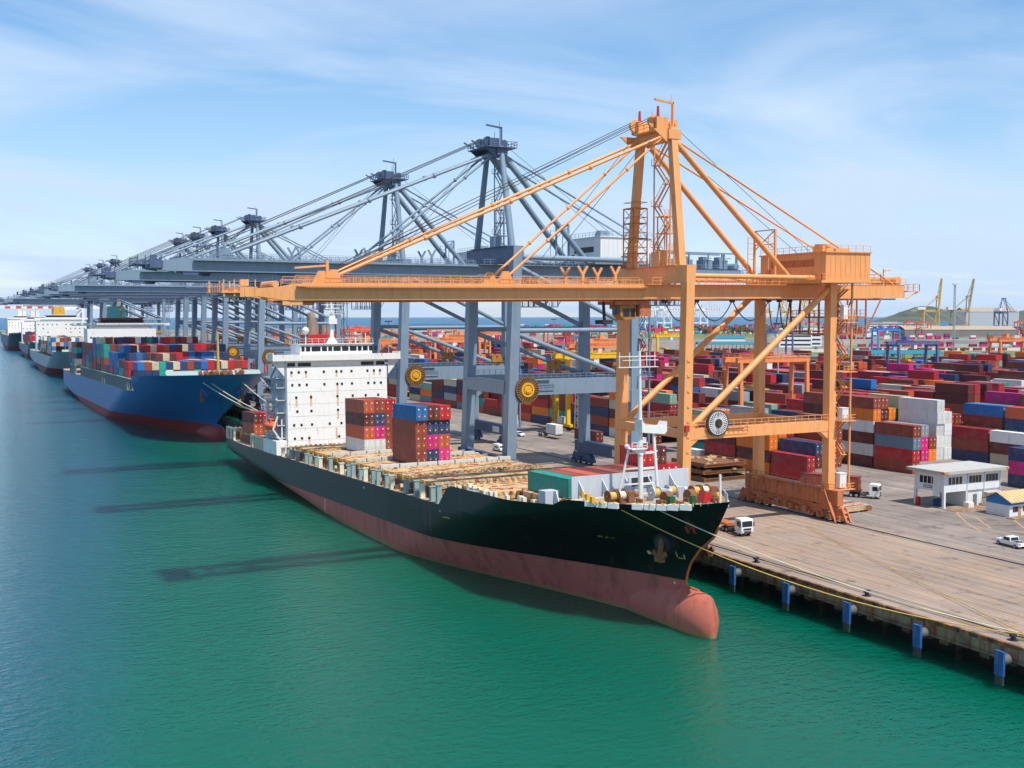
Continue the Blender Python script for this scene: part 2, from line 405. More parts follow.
def sts_crane(P, loc, label, cat, group=None):
    """x: 0 = waterside rail, G = landside rail; y along the quay; z up"""
    R = empty('gantry_crane', loc, (0, 0, 0), label, cat, group)
    MM = P['mat']; MR = P.get('mat_rusty', MM); hw = P['hw']; G = 33.0; zp = P['zp']; ph = P['ph']; zb = P['zb']; gh = P['gh']; zg = zb+gh
    zc0, zc1 = P['zc']; xt, xk = P['xt'], P['xk']; za = P['za']; gy = P['gy']; lean = P['lean']; lw = P['lw']; fine = P['fine']; zs = P['zs']
    pipe = P['pipe']; tw = P['tw']; MC = P['mat_cap']
    # legs
    for sy in (-1, 1):
        m = MB(); m.beam((0, sy*hw, zs), (lean, sy*hw, zc1), lw, lw*1.1, lw*.95, lw, up=(0, 1, 0))
        if fine and sy < 0:
            for i in range(9): m.cb((lean*.5-lw*.05, -hw-lw*.56, zs+4+i*2.6), (.5, .16, .35))
        m.build('waterside_leg', MM, R)
        m = MB(); m.beam((G, sy*hw, zs), (G-.2, sy*hw, zg+1.0), lw*.92, lw, lw*.86, lw*.95, up=(0, 1, 0)); m.build('landside_leg', MM, R)
    # sill beams and bogies
    for x in (0, G):
        m = MB(); m.bx(x-lw*.42, x+lw*.42, -hw-3.2, hw+3.2, 3.0, zs+.5); s = m.build('sill_beam', MR, R)
        if P['plate']:
            m = MB(); m.bx(x-lw*.46, x-lw*.421, -hw+3, -hw+7.2, 3.5, zs-.2); m.build('sign_plate', white_paint, s)
        for sy in (-1, 1):
            b = MB()
            cy = sy*(hw+.2)
            b.prism([(cy-4.6, 1.9), (cy+4.6, 1.9), (cy+3.4, 2.7), (cy+.9, 3.0), (cy-.9, 3.0), (cy-3.4, 2.7)], x-.55, x+.55, 0)
            for i in (-1, 1):
                b.prism([(cy+i*2.6-2.1, 1.15), (cy+i*2.6+2.1, 1.15), (cy+i*2.6+1.3, 1.95), (cy+i*2.6-1.3, 1.95)], x-.7, x+.7, 0)
                for kx in (-1, 1):
                    b.bx(x-.85, x+.85, cy+i*2.6+kx*1.15-.8, cy+i*2.6+kx*1.15+.8, .55, 1.3)
                    b.bx(x-1.25, x-.85, cy+i*2.6+kx*1.15-.3, cy+i*2.6+kx*1.15+.45, .7, 1.35)
            b.beam((x-.5, cy+sy*5.2, .3), (x-.5, cy+sy*3.8, 2.8), .35); b.beam((x+.5, cy+sy*5.2, .3), (x+.5, cy+sy*3.8, 2.8), .35)
            bo = b.build('bogie', MR, R)
            for i in (-1, 1):
                for kx in (-1, 1): w = MB(); w.wheel((x, cy+i*2.6+kx*1.15, .48), .38, .5, 0, 12); w.build('wheel', dark_steel, bo)
    if P['step']:
        for x in (0, G):
            m = MB(); rn = random.Random(int(x)+3); m.bx(x-.5, x+.5, -hw+3.5, hw-3.5, 1.9, 3.0)
            y = -hw+4.6
            while y < hw-4.5:
                w = rn.uniform(.9, 1.9); m.bx(x-rn.uniform(.7, 1.15), x+.8, y, y+w, rn.uniform(.35, .8), rn.uniform(1.4, 2.2)); y += w+rn.uniform(.15, .5)
            m.beam((x-.6, -hw+2, 2.6), (x-.6, hw-2, 2.6), .25); m.build('drive_unit', MR, R)
            m = MB()
            for i in range(12): yy = -hw-2.6+i*(2*hw+5.2)/11; m.bx(x-lw*.46, x-lw*.421, yy-.08, yy+.08, 3.1, zs+.4)
            m.rail((x-lw*.6, -hw-2.8, zs+.5), (x-lw*.6, hw+2.8, zs+.5), 1.0, 1.5, .08); m.bx(x-lw*.65, x-lw*.4, -hw-2.8, hw+2.8, zs+.36, zs+.48)
            m.beam((x-1.4, -hw-3.6, .2), (x-1.2, -hw-.4, zs+.4), .5, .14); m.build('access_walkway', MR, R)
    # portal beams (across the quay) and ties along it
    for sy in (-1, 1):
        m = MB(); m.bx(lw*.4, G-lw*.4, sy*hw-lw*.40, sy*hw+lw*.40, zp, zp+ph)
        for x, d in ((lw*.4, 1), (G-lw*.4, -1)): m.prism([(x, zp), (x+d*ph*1.1, zp), (x, zp-ph*.8)], sy*hw-lw*.36, sy*hw+lw*.36, 1)
        m.rail((1, sy*hw-lw*.38, zp+ph), (G-1, sy*hw-lw*.38, zp+ph), 1.2, 1.5, .09)
        m.build('portal_beam', MM, R)
    m = MB(); m.bx(-lw*.38, lw*.38, -hw+lw*.5, hw-lw*.5, zp+.3, zp+ph-.2); m.build('portal_beam', MM, R)
    m = MB(); m.bx(G-lw*.38, G+lw*.38, -hw+lw*.5, hw-lw*.5, zp+.3, zp+ph-.2); m.build('portal_beam', MM, R)
    # diagonal braces
    for sy in (-1, 1):
        for (a, b, w) in P['diag']:
            m = MB()
            m.tube((a[0], sy*hw, a[1]), (b[0], sy*hw, b[1]), w/2, 12)
            m.build('brace', MM, R)
        if P.get('ztie'):
            m = MB(); m.tube((lean*.6, sy*hw, P['ztie']), (G, sy*hw, P['ztie']), .55, 12); m.build('tie', MM, R)
        m = MB(); m.tube((lean, sy*hw, zc0+1.2), (G, sy*hw, zc0+1.0), pipe/2, 12); m.build('top_tie', MM, R)
    # cross beams over the girders
    m = MB(); m.bx(lean-lw*.55, lean+lw*.55, -hw-lw*.5, hw+lw*.5, zc0, zc1)
    m.bx(lean-lw*.8, lean+lw*.8, -hw+2, hw-2, zc1, zc1+.12)
    if fine: m.rail((lean-lw*.8, -hw+2, zc1), (lean-lw*.8, hw-2, zc1), 1.1, 1.6, .08)
    m.build('cross_beam', MC, R)
    m = MB(); m.bx(G-lw*.5, G+lw*.5, -hw, hw, zg+.4, zg+2.6); m.build('cross_beam', MM, R)
    # boom and girder
    for sy in (-1, 1):
        y = sy*gy
        m = MB()
        bw = P['bw']
        if P['step']:
            m.bx(xt+8, -4, y-bw/2, y+bw/2, zb, zb+gh*.55); m.bx(xt+10, -4, y-bw/2+.12, y+bw/2-.12, zb+gh*.55, zg)
            m.prism([(xt, zb+gh*.45), (xt+7, zb+.05), (xt+10, zb+.05), (xt+10.5, zg-.02), (xt+8, zg-.5), (xt, zb+gh*.6)], y-bw/2+.06, y+bw/2-.06, 1)
        else:
            m.prism([(xt+4, zb), (-4, zb), (-4, zg), (xt+7, zg), (xt, zb+gh*.6), (xt+.5, zb+gh*.2)], y-bw/2, y+bw/2, 1)
        # walkway
        m.bx(xt+9, -4, y+sy*bw/2, y+sy*(bw/2+1.0), zg-.55, zg-.45) if sy < 0 else None
        m.build('boom', MM, R)
        m = MB()
        yy = y+sy*(bw/2+.9)
        m.rail((xt+9, yy, zg-.45), (-5, yy, zg-.45), 1.15, 1.75, .09)
        m.rail((xt+9, y+sy*bw*.4, zg), (-5, y+sy*bw*.4, zg), 1.1, 1.75, .07)
        for q in P['posts']:
            m.beam((q, y, zg-.4), (q, y, zg+1.8), .45); m.beam((q, y, zg+1.5), (q-.9, y, zg+3.0), .35); m.beam((q, y, zg+1.5), (q+.9, y, zg+3.0), .35)
        m.build('boom_railing', MM, R)
        m = MB(); m.bx(-4, xk, y-bw/2, y+bw/2, zb+.1, zg); m.bx(-4, G+2, y+sy*bw/2, y+sy*(bw/2+1.1), zg-.1, zg)
        m.rail((-3, y+sy*(bw/2+1.0), zg), (G-3, y+sy*(bw/2+1.0), zg), 1.15, 1.6, .09)
        m.rail((G+6, y+sy*(bw/2+.3), zg), (xk, y+sy*(bw/2+.3), zg), 1.15, 1.6, .08)
        m.build('girder', MM, R)
        # trolley runway and festoon rail under the girder
        m = MB(); m.bx(xt+6, xk-1, y-sy*bw*.5-.2, y-sy*bw*.5+.2, zb-.28, zb-.001)
        if P['hang'] and sy < 0:
            x = xt+20
            while x < -6: m.beam((x, y-bw*.3, zb), (x, y-bw*.3, zb-2.1), .16); x += 5
            m.beam((xt+20, y-bw*.3, zb-1.7), (-6, y-bw*.3, zb-1.7), .3)
        m.build('trolley_runway', MR, R)
    # boom tip machinery and end frames
    m = MB()
    m.bx(xt+.5, xt+3, -gy-1.8, gy+1.8, zb+gh*.2, zb+gh*.75); m.bx(xt+12, xt+14, -gy, gy, zg-.9, zg-.1)
    for sy in (-1, 1):
        for i in range(4): m.beam((xt-1.8+i*1.5, sy*(gy+1.8), zb+.6), (xt-1.8+i*1.5, sy*(gy+1.8), zb+3.0), .16)
    m.rail((xt-2.0, -gy-1.8, zb+gh*.5), (xt-2.0, gy+1.8, zb+gh*.5), 1.2, 1.5, .1)
    m.bx(xt-2.2, xt+.5, -gy-2, gy+2, zb+gh*.42, zb+gh*.5)
    m.cb((xt+1.5, -gy, zg), (1.2, 1.0, .9)); m.tube((xt+6, -gy-.6, zg-.2), (xt+6, gy+.6, zg-.2), .5, 10); m.beam((xt+14, -gy, zg), (xt+14, -gy, zg+3.4), .4); m.beam((xt+14, -gy, zg+2.6), (xt+9, -gy, zg+2.2), .3)
    m.cb((xt+8.5, -gy+.2, zb-.35), (3.0, 1.6, .7)); m.cb((xt+12, gy, zb-.35), (3, 1.6, .7))
    m.build('boom_tip_platform', MM if P['step'] else blue_dark, R)
    # sheave tower
    a0 = P['tw_base']
    for sy in (-1, 1):
        m = MB()
        if P['tower_pipe']: m.tube((lean, sy*a0, zc1), (lean+.1, sy*tw, za), .78, 12, .62)
        else:
            m.beam((lean, sy*a0, zc1), (lean, sy*tw, za), 1.35, 1.4, 1.25, 1.25, up=(0, 1, 0))
            for q in range(5): t = .1+q*.19; m.beam((lean-.7, sy*(a0+(tw-a0)*t), zc1+(za-zc1)*t), (lean+.7, sy*(a0+(tw-a0)*t), zc1+(za-zc1)*t), 1.5, .08, up=(0, 1, 0))
        m.build('tower_leg', MM, R)
    m = MB()
    m.bx(lean-1.3, lean+1.3, -tw-1, tw+1, za-2.0, za-.4)
    xa, xb, yy_ = (lean-2.6, lean+1.5, tw*.72) if P['step'] else (lean-4.2, lean+3.4, tw+1.6)
    m.bx(xa, xb, -yy_, yy_, za-.4, za-.2)
    for x in (xa, xb): m.rail((x, -yy_, za-.2), (x, yy_, za-.2), 1.2, 1.4, .1)
    for y in (-yy_, yy_): m.rail((xa, y, za-.2), (xb, y, za-.2), 1.2, 1.4, .1)
    for y in (-tw*.6, tw*.6):
        m.bx(lean-2.6, lean-.2, y-1.1, y+1.1, za-.2, za+1.9); m.wheel((lean-2.6, y, za+1.2), 1.1, .5, 1, 14); m.wheel((lean+1.6, y, za+.9), .9, .5, 1, 14)
        (m.beam((lean-3.9, y, za-.2), (lean-6.6, y, za+1.1), .3) if not P['step'] else None)
    m.beam((lean+.2, -tw, za-.2), (lean+.2, -tw, za+4.4), .35); m.beam((lean+.2, -tw, za+4.2), (lean-3.6, -tw, za+4.6), .35)
    m.beam((lean+1.4, tw*.7, za), (lean+1.4, tw*.7, za+4.2), .1); m.beam((lean-.6, -tw-.6, za), (lean-.6, -tw-.6, za+5.4), .08)
    m.prism([(lean-4.2, za-.4), (lean-1.3, za-.4), (lean-1.3, za-2.6)], -tw-.6, -tw-.3, 1); m.prism([(lean-4.2, za-.4), (lean-1.3, za-.4), (lean-1.3, za-2.6)], tw+.3, tw+.6, 1)
    top = m.build('sheave_platform', MC, R)
    if P['beacon']:
        for y in (-tw*.6, tw*.6):
            m = MB(); m.tube((lean-1.6, y, za+1.9), (lean-1.6, y, za+3.9), .3, 8, .2); m.build('beacon', red_paint, top)
    # stairs up the tower
    m = MB(); x0, y0, y1 = lean+1.4, -1.8, 1.8
    fl = (za-zc1-2)/6
    for i in range(6):
        z = zc1+i*fl; a, b = (y0, y1) if i % 2 == 0 else (y1, y0)
        for dx in (-.45, .45):
            m.beam((x0+dx, a, z), (x0+dx, b, z+fl), .14, .26); m.beam((x0+dx, a, z+1.1), (x0+dx, b, z+fl+1.1), .08)
        m.cb((x0, b, z+fl), (1.5, 1.2, .1)); m.rail((x0-.7, b+(.6 if b > 0 else -.6), z+fl), (x0+.7, b+(.6 if b > 0 else -.6), z+fl), 1.1, .7, .07)
    for y in (y0-.7, y1+.7): m.beam((x0, y, zc1), (x0, y, za-1.5), .2)
    m.build('tower_stairs', MM, R)
    m = MB()                                            # lift and cage at the tower foot
    for dx in (-1, 1):
        for dy in (-1.1, 1.1): m.beam((lean+2.6+dx, -tw*.4+dy+2.4, zc1), (lean+2.6+dx, -tw*.4+dy+2.4, zc1+9), .18)
    for z in (zc1+3, zc1+6, zc1+9): m.cb((lean+2.6, -tw*.4+2.4, z), (2.6, 2.9, .12)); m.rail((lean+1.4, -tw*.4+1, z), (lean+3.8, -tw*.4+1, z), 1.1, .8, .08)
    m.cb((lean-.6, -2.2, zc1+1.3), (1.9, 2.4, 2.6))
    m.build('cage', MM, R)
    if P['step']:
        m = MB(); cx, cy = lean, tw*1.35
        for i in range(5):
            z = zc1+i*2.7
            for (ax, ay, bx_, by_) in ((-1.5, -1.6, 1.5, -1.6), (1.5, -1.6, 1.5, 1.6), (1.5, 1.6, -1.5, 1.6), (-1.5, 1.6, -1.5, -1.6)):
                m.beam((cx+ax, cy+ay, z), (cx+bx_, cy+by_, z), .18); m.beam((cx+ax, cy+ay, z+1.1), (cx+bx_, cy+by_, z+1.1), .09)
                if i < 4: m.beam((cx+ax, cy+ay, z), (cx+ax, cy+ay, z+2.7), .16); m.beam((cx+ax, cy+ay, z), (cx+bx_, cy+by_, z+2.7), .08)
        m.build('scaffold', orange_rusty, R)
    # stays
    for sy in (-1, 1):
        y0 = sy*tw*.8; y = sy*gy
        for (x, r) in P['fore']:
            m = MB(); m.tube((lean-.8, y0, za-1.2), (x, y, zg+.9), r, 8)
            for t in (.25, .5, .75):
                p = Vector((lean-.8, y0, za-1.2)).lerp(Vector((x, y, zg+.9)), t); m.sphere(p, r*1.9, 6, 4)
            m.prism([(x-1.6, zg-.05), (x+1.4, zg-.05), (x+.4, zg+2.0), (x-.5, zg+2.0)], y-.35, y+.35, 1)
            m.build('forestay', MM, R)
        for (x, z, r) in P['back']:
            m = MB(); m.tube((lean+.6, y0, za-1.4), (x, sy*P['by'] if r > .4 else y, z), r, 12, r*.95); m.build('backstay', MM, R)
    m = MB()
    for sy in (-1, 1):
        for dz in (0, .7): m.tube((lean-3, sy*tw*.6, za+1.6+dz*.5), (P['fore'][0][0]+1, sy*gy*.7, zg+1.6+dz), .06, 4, caps=False)
        m.tube((lean+1, sy*tw*.6, za+1.2), (G+3, sy*gy*.6, P['house'][4]+5), .05, 4, caps=False)
        m.tube((lean-3, sy*tw*.6, za-1), (P['fore'][1][0]+6, sy*gy*.7, zg+.6), .05, 4, caps=False)
    m.build('hoist_ropes', cable_dark, R)
    # machinery house
    hx0, hx1, hy0, hy1, hz, hh = P['house']
    m = MB()
    m.bx(hx0, hx1, hy0, hy1, hz, hz+hh); 
    m.bx(hx0-.25, hx1+.25, hy0-.25, hy1+.25, hz+hh, hz+hh+.22)
    n = int((hx1-hx0)/1.2)
    for i in range(1, n): m.bx(hx0+i*1.2-.05, hx0+i*1.2+.05, hy0-.06, hy0, hz+.5, hz+hh)
    hs = m.build('machinery_house', P['mat_house'], R)
    m = MB(); m.cb((hx0+3, hy0+4, hz+hh+.8), (2.6, 2.6, 1.0)); m.cb((hx1-3, hy0+5, hz+hh+.7), (3.4, 2.2, .7)); m.tube((hx0+3, hy0+4, hz+hh+1.2), (hx0+3, hy0+4, hz+hh+1.7), 1.5, 14)
    m.rail((hx0, hy0, hz+hh+.2), (hx1, hy0, hz+hh+.2), 1.1, 1.6, .07); m.rail((hx0, hy0, hz+hh+.2), (hx0, hy1, hz+hh+.2), 1.1, 1.6, .07)
    m.build('roof_fan', MM, hs)
    m = MB(); m.bx(hx0-.04, hx0-.001, hy0+3, hy1-3, hz+2.6, hz+3.9); m.bx(hx0-.05, hx0, hy1-3, hy1-1.8, hz+.3, hz+2.4); m.build('louvre', dark_steel if not P['step'] else orange_rusty, hs)
    m = MB()
    m.bx(hx0-2.4, hx1+1.2, hy0-1.6, hy1+1.4, hz-.45, hz-.05)
    m.rail((hx0-2.3, hy0-1.5, hz-.05), (hx1+1.1, hy0-1.5, hz-.05), 1.15, 1.5, .08); m.rail((hx0-2.3, hy0-1.5, hz-.05), (hx0-2.3, hy1+1.3, hz-.05), 1.15, 1.5, .08)
    m.rail((hx1+1.1, hy0-1.5, hz-.05), (hx1+1.1, hy1+1.3, hz-.05), 1.15, 1.5, .08)
    m.build('house_platform', MM, R)
    # rope frame on the house roof
    m = MB(); fx = P['frame_x']; ft = hz+hh+P['frame_h']
    for y in (-gy, gy):
        m.beam((fx, y, hz), (fx, y, ft), .38); m.beam((fx-1.6, y, hz), (fx-1.6, y, ft-1), .12)
        for z in range(int(hz+hh), int(ft)): m.beam((fx-1.6, y, z), (fx, y, z), .09)
    m.beam((fx, -gy, ft), (fx, gy, ft), .2); m.beam((fx, -gy, hz+hh+1), (fx, gy, ft), .16); m.beam((fx, gy, hz+hh+1), (fx, -gy, ft), .16); m.beam((fx, -gy, hz+hh+2), (fx, gy, hz+hh+2), .16)
    m.build('rope_frame', MM, R)
    # back end of the girder
    m = MB()
    m.bx(xk-2, xk, -gy, gy, zb+.4, zg-.3); m.bx(xk, xk+3.5, -gy-1.5, gy+1.5, zb+1.3, zb+1.5)
    m.rail((xk+3.4, -gy-1.4, zb+1.5), (xk+3.4, gy+1.4, zb+1.5), 1.3, 1.4, .09); m.rail((xk, -gy-1.4, zb+1.5), (xk+3.4, -gy-1.4, zb+1.5), 1.3, 1.2, .09)
    m.beam((xk, -gy-1.2, zb), (xk+3.2, -gy-1.2, zb+1.3), .2); m.beam((xk, gy+1.2, zb), (xk+3.2, gy+1.2, zb+1.3), .2)
    m.build('girder_end_platform', MM, R)
    m = MB()
    m.tube((xk-1.5, -gy-.6, zg+.9), (xk-1.5, gy+.6, zg+.9), .85, 14); m.bx(xk-12, xk-.5, -gy-.7, -gy+.7, zg-.02, zg+.12); m.bx(xk-2.5, xk-.5, -gy, gy, zg-.02, zg+.12)
    for x in (xk-11, xk-5): m.beam((x, -gy, zg), (x, -gy, zg+3.2), .22); m.beam((x, -gy, zg+2.8), (x+2, -gy, zg+3), .22)
    if P['rear']:
        for x in (xk-22, xk-16, xk-10, xk-5):
            m.cb((x, -gy*.4, zg+1.4), (2.6, 3, 2.2)); m.beam((x, -gy, zg), (x, -gy, zg+4.2), .3); m.cb((x+2, gy*.6, zg+2), (1.8, 2, 3))
        m.beam((xk-24, -gy, zg+4.2), (xk-2, -gy, zg+4.2), .35); m.beam((xk-24, gy, zg+4.2), (xk-2, gy, zg+4.2), .35)
        m.beam((xk-1, -gy, zg), (xk-1, -gy, zg+4.6), .5); m.beam((xk-1, gy, zg), (xk-1, gy, zg+4.6), .5); m.bx(xk-24, xk-.5, -gy-.8, gy+.8, zg-.05, zg+.14)
    m.build('rope_sheaves', MM, R)
    # hanging maintenance platform below the backreach
    m = MB(); X0, X1 = P['cradle']
    for z in (zb-3.2, zb-6.3):
        for y in (-gy-1, gy+1): m.beam((X0, y, z), (X1, y, z), .28); m.rail((X0, y, z), (X1, y, z), 1.2, 1.4, .1)
        for i in range(6): x = X0+(X1-X0)*i/5; m.beam((x, -gy-1, z), (x, gy+1, z), .22)
    for i in range(6):
        x = X0+(X1-X0)*i/5
        for y in (-gy-1, gy+1): m.beam((x, y, zb), (x, y, zb-6.3), .26)
    for y in (-gy-1, gy+1): m.beam((X1, y, zb-6), (X1+4, y, zb), .22)
    m.build('service_cradle', MR, R)
    # trolley with driver's cab and head block ropes
    tx = P['trolley_x']
    t = MB(); t.bx(tx-3.4, tx+3.6, -gy, gy, zb-.9, zb-.3); t.cb((tx+2.8, -1.5, zb-1.9), (2.4, 2.6, 2.0)); t.bx(tx-1.6, tx+.2, -gy+1, gy-1, zb-1.6, zb-.9)
    t.rail((tx-3.3, -gy-.2, zb-.6), (tx+5.6, -gy-.2, zb-.6), 1, 1.3, .08)
    tr = t.build('trolley', MR, R)
    t = MB(); t.prism([(tx-2.2, zb-1.0), (tx+1.0, zb-1.0), (tx+1.0, zb-3.2), (tx-1.2, zb-3.5), (tx-2.2, zb-2.6)], -gy+.4, -gy+3.0, 1); cb = t.build('driver_cab', brass_paint if P['step'] else MM, tr)
    t = MB(); t.bx(tx-1.6, tx-.3, -gy+.36, -gy+.399, zb-2.9, zb-1.5); t.bx(tx-.1, tx+.8, -gy+.36, -gy+.399, zb-2.9, zb-1.5); t.bx(tx-2.24, tx-2.201, -gy+.7, -gy+2.7, zb-2.5, zb-1.3); t.build('window', glass_dark, cb)
    t = MB()
    for i in range(5): t.tube((tx-5.5+i*.5, -gy+1+i*.6, zb-.3), (tx-5.2+i*.5, -gy+1+i*.6, zb-4.5+.4*(i % 2)), .07, 4, caps=False)
    t.cb((tx-4.6, -gy+1.8, zb-3.8), (2.0, 2.6, .7))
    t.build('hoist_ropes', cable_dark, tr)
    if P['festoon']:
        m = MB(); y = -gy-.2
        xs = [0.6, 7.5, 15.5, 24, 26.5, 29, 31.5]
        for a, b in zip(xs[:-1], xs[1:]):
            w = b-a; dep = 3.4 if w > 4 else 5
            pts = [(a+w*i/8, y, zb-.3-dep*(1-(2*i/8-1)**2)) for i in range(9)]; m.path(pts, .11, 5)
            m.cb((a, y, zb-.35), (.9, .5, .5))
        m.build('festoon_cable', cable_dark, R)
    # cable reel on the portal beam
    rx, rz, rr = P['reel']
    m = MB(); yr = -hw-lw*.62
    flat_ring(m, (rx, 0, rz), rr*P['sp'][1]-.04, rr*P['sp'][1]+.05, yr-.28, yr+.28)
    ns = 30
    for i in range(ns):
        a = 2*math.pi*i/ns
        for y in (yr-.26, yr+.26): m.beam((rx+rr*P['sp'][0]*math.cos(a), y, rz+rr*P['sp'][0]*math.sin(a)), (rx+rr*P['sp'][1]*math.cos(a), y, rz+rr*P['sp'][1]*math.sin(a)), .1, rr*(.06 if P['step'] else .04))
    rl = m.build('cable_reel', P['mat_reel'], R)
    m = MB(); m.tube((rx, yr-.2, rz), (rx, yr+.2, rz), rr*1.02, 28); m.build('cable_winding', P['mat_wind'], rl)
    m = MB(); flat_ring(m, (rx, 0, rz), rr*.40, rr*P['sp'][0], yr-.4, yr+.4) if not P['step'] else None; m.tube((rx, yr-.42, rz), (rx, yr+.5, rz), rr*.34, 24); m.tube((rx, yr-.6, rz), (rx, yr-.42, rz), rr*.22, 16, rr*.16); m.build('hub', P['mat_hub'], rl)
    m = MB(); m.cb((rx, yr+.9, rz), (1.2, 1.4, 1.2)); m.bx(rx-2.4, rx+6, yr+.1, yr+.9, zp+ph-.2, zp+ph); m.rail((rx+2.8, yr+.3, zp+ph*.4), (rx+7, yr+.3, zp+ph*.4), 1.1, 1, .08)
    m.bx(rx-2.6, rx+7, yr+.3, yr+.7, zp+ph*.28, zp+ph*.4)
    m.build('reel_platform', MM, R)
    # stair tower on the landside leg
    m = MB(); x = G+2.2; ya, yb = -hw-1.4, -hw+1.6
    m.stairs(x, ya, yb, zs+.6, zg-1, 3.1, .18 if P['step'] else .12)
    for yy in (ya-.6, yb+.6):
        m.beam((x+.9, yy, zs), (x+.9, yy, zg+1), .2)
    m.beam((x+1.0, -hw-lw*.5-1.0, zs), (x+1.0, -hw-lw*.5-1.0, zg+3), .3)
    for z in (zs+.4, zp+ph, zp+ph+9, zb-4): m.cb((x+.2, -hw-.3, z), (3.6, 4.6, .14)); m.rail((x-1.2, -hw-2.5, z), (x+1.9, -hw-2.5, z), 1.1, 1, .09); m.rail((x+1.9, -hw-2.5, z), (x+1.9, -hw+1.9, z), 1.1, 1, .09)
    for i in range(int((zg-zs)/1.4)): m.cb((G+lw*.52, -hw-lw*.3, zs+1+i*1.4), (.3, .5, .3))
    m.build('stair_tower', MM if P['step'] else MM, R)
    for c_, d_ in [((G+1.9, -hw-1.2, zs+2.0), (1.6, 1.3, 2.6))]+([((G+1.9, -hw-1.5, zp+ph+1.2), (1.5, 1.2, 2.2)), ((G+1.7, -hw-1.4, zg-5), (1.0, 1.0, 2.2)), ((G+1.9, -hw-1.4, zg+4), (1.0, 1.2, 2.4))] if P['step'] else []):
        m = MB(); m.cb(c_, d_); m.cb((c_[0], c_[1], c_[2]+d_[2]/2+.06), (d_[0]*1.1, d_[1]*1.1, .12)); m.build('control_cabinet', white_paint, R)
    if P['pedestal_spreader']:
        for px_, w in ((G-3.6, 1.0), (G-9, .8)):
            m = MB(); z = zp+ph; y = hw if w < 1 else -hw
            m.cb((px_, y, z+1.6), (3.2*w, 2.2*w, 1.2)); m.cb((px_-1.2, y, z+.7), (.9, 1.6, 1.4)); m.cb((px_+1.2, y, z+.7), (.9, 1.6, 1.4)); m.tube((px_-.9, y-.9, z+2.6), (px_-.9, y+.9, z+2.6), .7, 10); m.tube((px_+.9, y-.9, z+2.6), (px_+.9, y+.9, z+2.6), .7, 10)
            m.build('winch', brass_paint, R)
    if fine:
        m = MB(); m.bx(-.5, .3, -hw-lw*.5-.5, -hw-lw*.5-.02, zp+1.5, zp+2.6); m.build('warning_lamp', red_paint, R)
    if P['tilt']:
        def rec(o):
            for c in kids(o):
                for v in c.data.vertices:
                    w = clamp01((v.co.z-36)/4); v.co.z += w*P['tilt']*(v.co.x+18)
                rec(c)
        rec(R)
    return R

orangeP = dict(mat=orange_paint, mat_rusty=orange_rusty, mat_cap=orange_paint, mat_house=orange_paint, hw=9.8, zp=16.6, ph=1.9, zb=40.5, gh=2.6, zc=(43.2, 46.2), xt=-74.5, xk=58.0,
               za=69.9, tilt=.009, by=4.5, gy=2.9, lean=0.7, lw=1.72, zs=5.4, pipe=.85, tw=4.7, tw_base=7.6, bw=1.5, step=True, fine=True, plate=False,
               diag=[((.6, 17.8), (32.2, 42.2), 1.15)], ztie=None, posts=[-16, -9.5], hang=False, tower_pipe=False, beacon=True,
               fore=[(-59.5, .26), (-30.5, .22)], back=[(27.5, 44.4, .52), (56, 43.2, .19)], house=(29.2, 40.0, -12.2, 5.5, 43.7, 5.0), frame_x=25.5, frame_h=4.6,
               rear=False, cradle=(35.5, 47.5), trolley_x=-6.0, festoon=True, reel=(6.4, 19.3, 2.25), sp=(.30, .86), mat_reel=white_paint, mat_wind=dark_steel, mat_hub=dark_steel, pedestal_spreader=False)
blueP = dict(mat=blue_paint, mat_rusty=blue_dark, mat_cap=blue_dark, mat_house=white_paint, hw=11.0, zp=19.9, ph=3.5, zb=46.6, gh=2.7, zc=(49.6, 53.2), xt=-76.0, xk=71.0,
             za=76.0, tilt=0, by=4.5, gy=2.9, lean=1.8, lw=2.3, zs=5.4, pipe=1.2, tw=3.4, tw_base=9.0, bw=1.5, step=False, fine=False, plate=True,
             diag=[((1.6, 33.8), (32.2, 23.0), 1.1), ((1.6, 49.0), (32.4, 35.0), 1.1)], ztie=34.4, posts=[-60, -45, -30, -15], hang=True, tower_pipe=True, beacon=False,
             fore=[(-60, .34), (-30, .26)], back=[(25, 49.6, .72), (42, 56.0, .24)], house=(26.0, 40.5, -7.5, 7.5, 50.2, 6.0), frame_x=20.0, frame_h=3.0,
             rear=True, cradle=(44, 54), trolley_x=8.0, festoon=False, reel=(3.9, 21.2, 2.9), sp=(.56, .98), mat_reel=brass_paint, mat_wind=dark_steel, mat_hub=yellow_paint, pedestal_spreader=True)
sts_crane(orangeP, (112, 162.3, 0), 'orange gantry crane on rusty bogies, in front of all the blue-grey cranes', 'crane')
bc = sts_crane(blueP, (112, 228.6, 0), 'nearest blue-grey gantry crane, next to the orange crane', 'crane', 'blue-grey gantry cranes along the quay')
# girders of the orange crane rise a touch towards the land
bct = tree_of(bc)
labels = ['second blue-grey gantry crane behind the orange crane, over the white ship superstructure',
          'third blue-grey gantry crane, its boom over the bow of the blue ship',
          'fourth blue-grey gantry crane along the quay, above the blue ship containers',
          'fifth blue-grey gantry crane along the quay, above the blue ship containers',
          'sixth blue-grey gantry crane along the quay, behind the blue ship',
          'seventh blue-grey gantry crane along the quay, right of the farthest cluster',
          'eighth blue-grey gantry crane along the quay, in the farthest cluster',
          'ninth and farthest full blue-grey gantry crane along the quay']
for y, lb in zip((294, 446, 508, 554, 598, 843, 917, 1003), labels):
    c = copy_tree(bc, None, None, bct); c.location = (112, y, 0); c['label'] = lb
    for q in kids(c):
        if q.name.startswith('trolley.') or q.name == 'trolley': q.location.x = random.Random(y).choice((-52, -40, -24, -12, 4, 14))
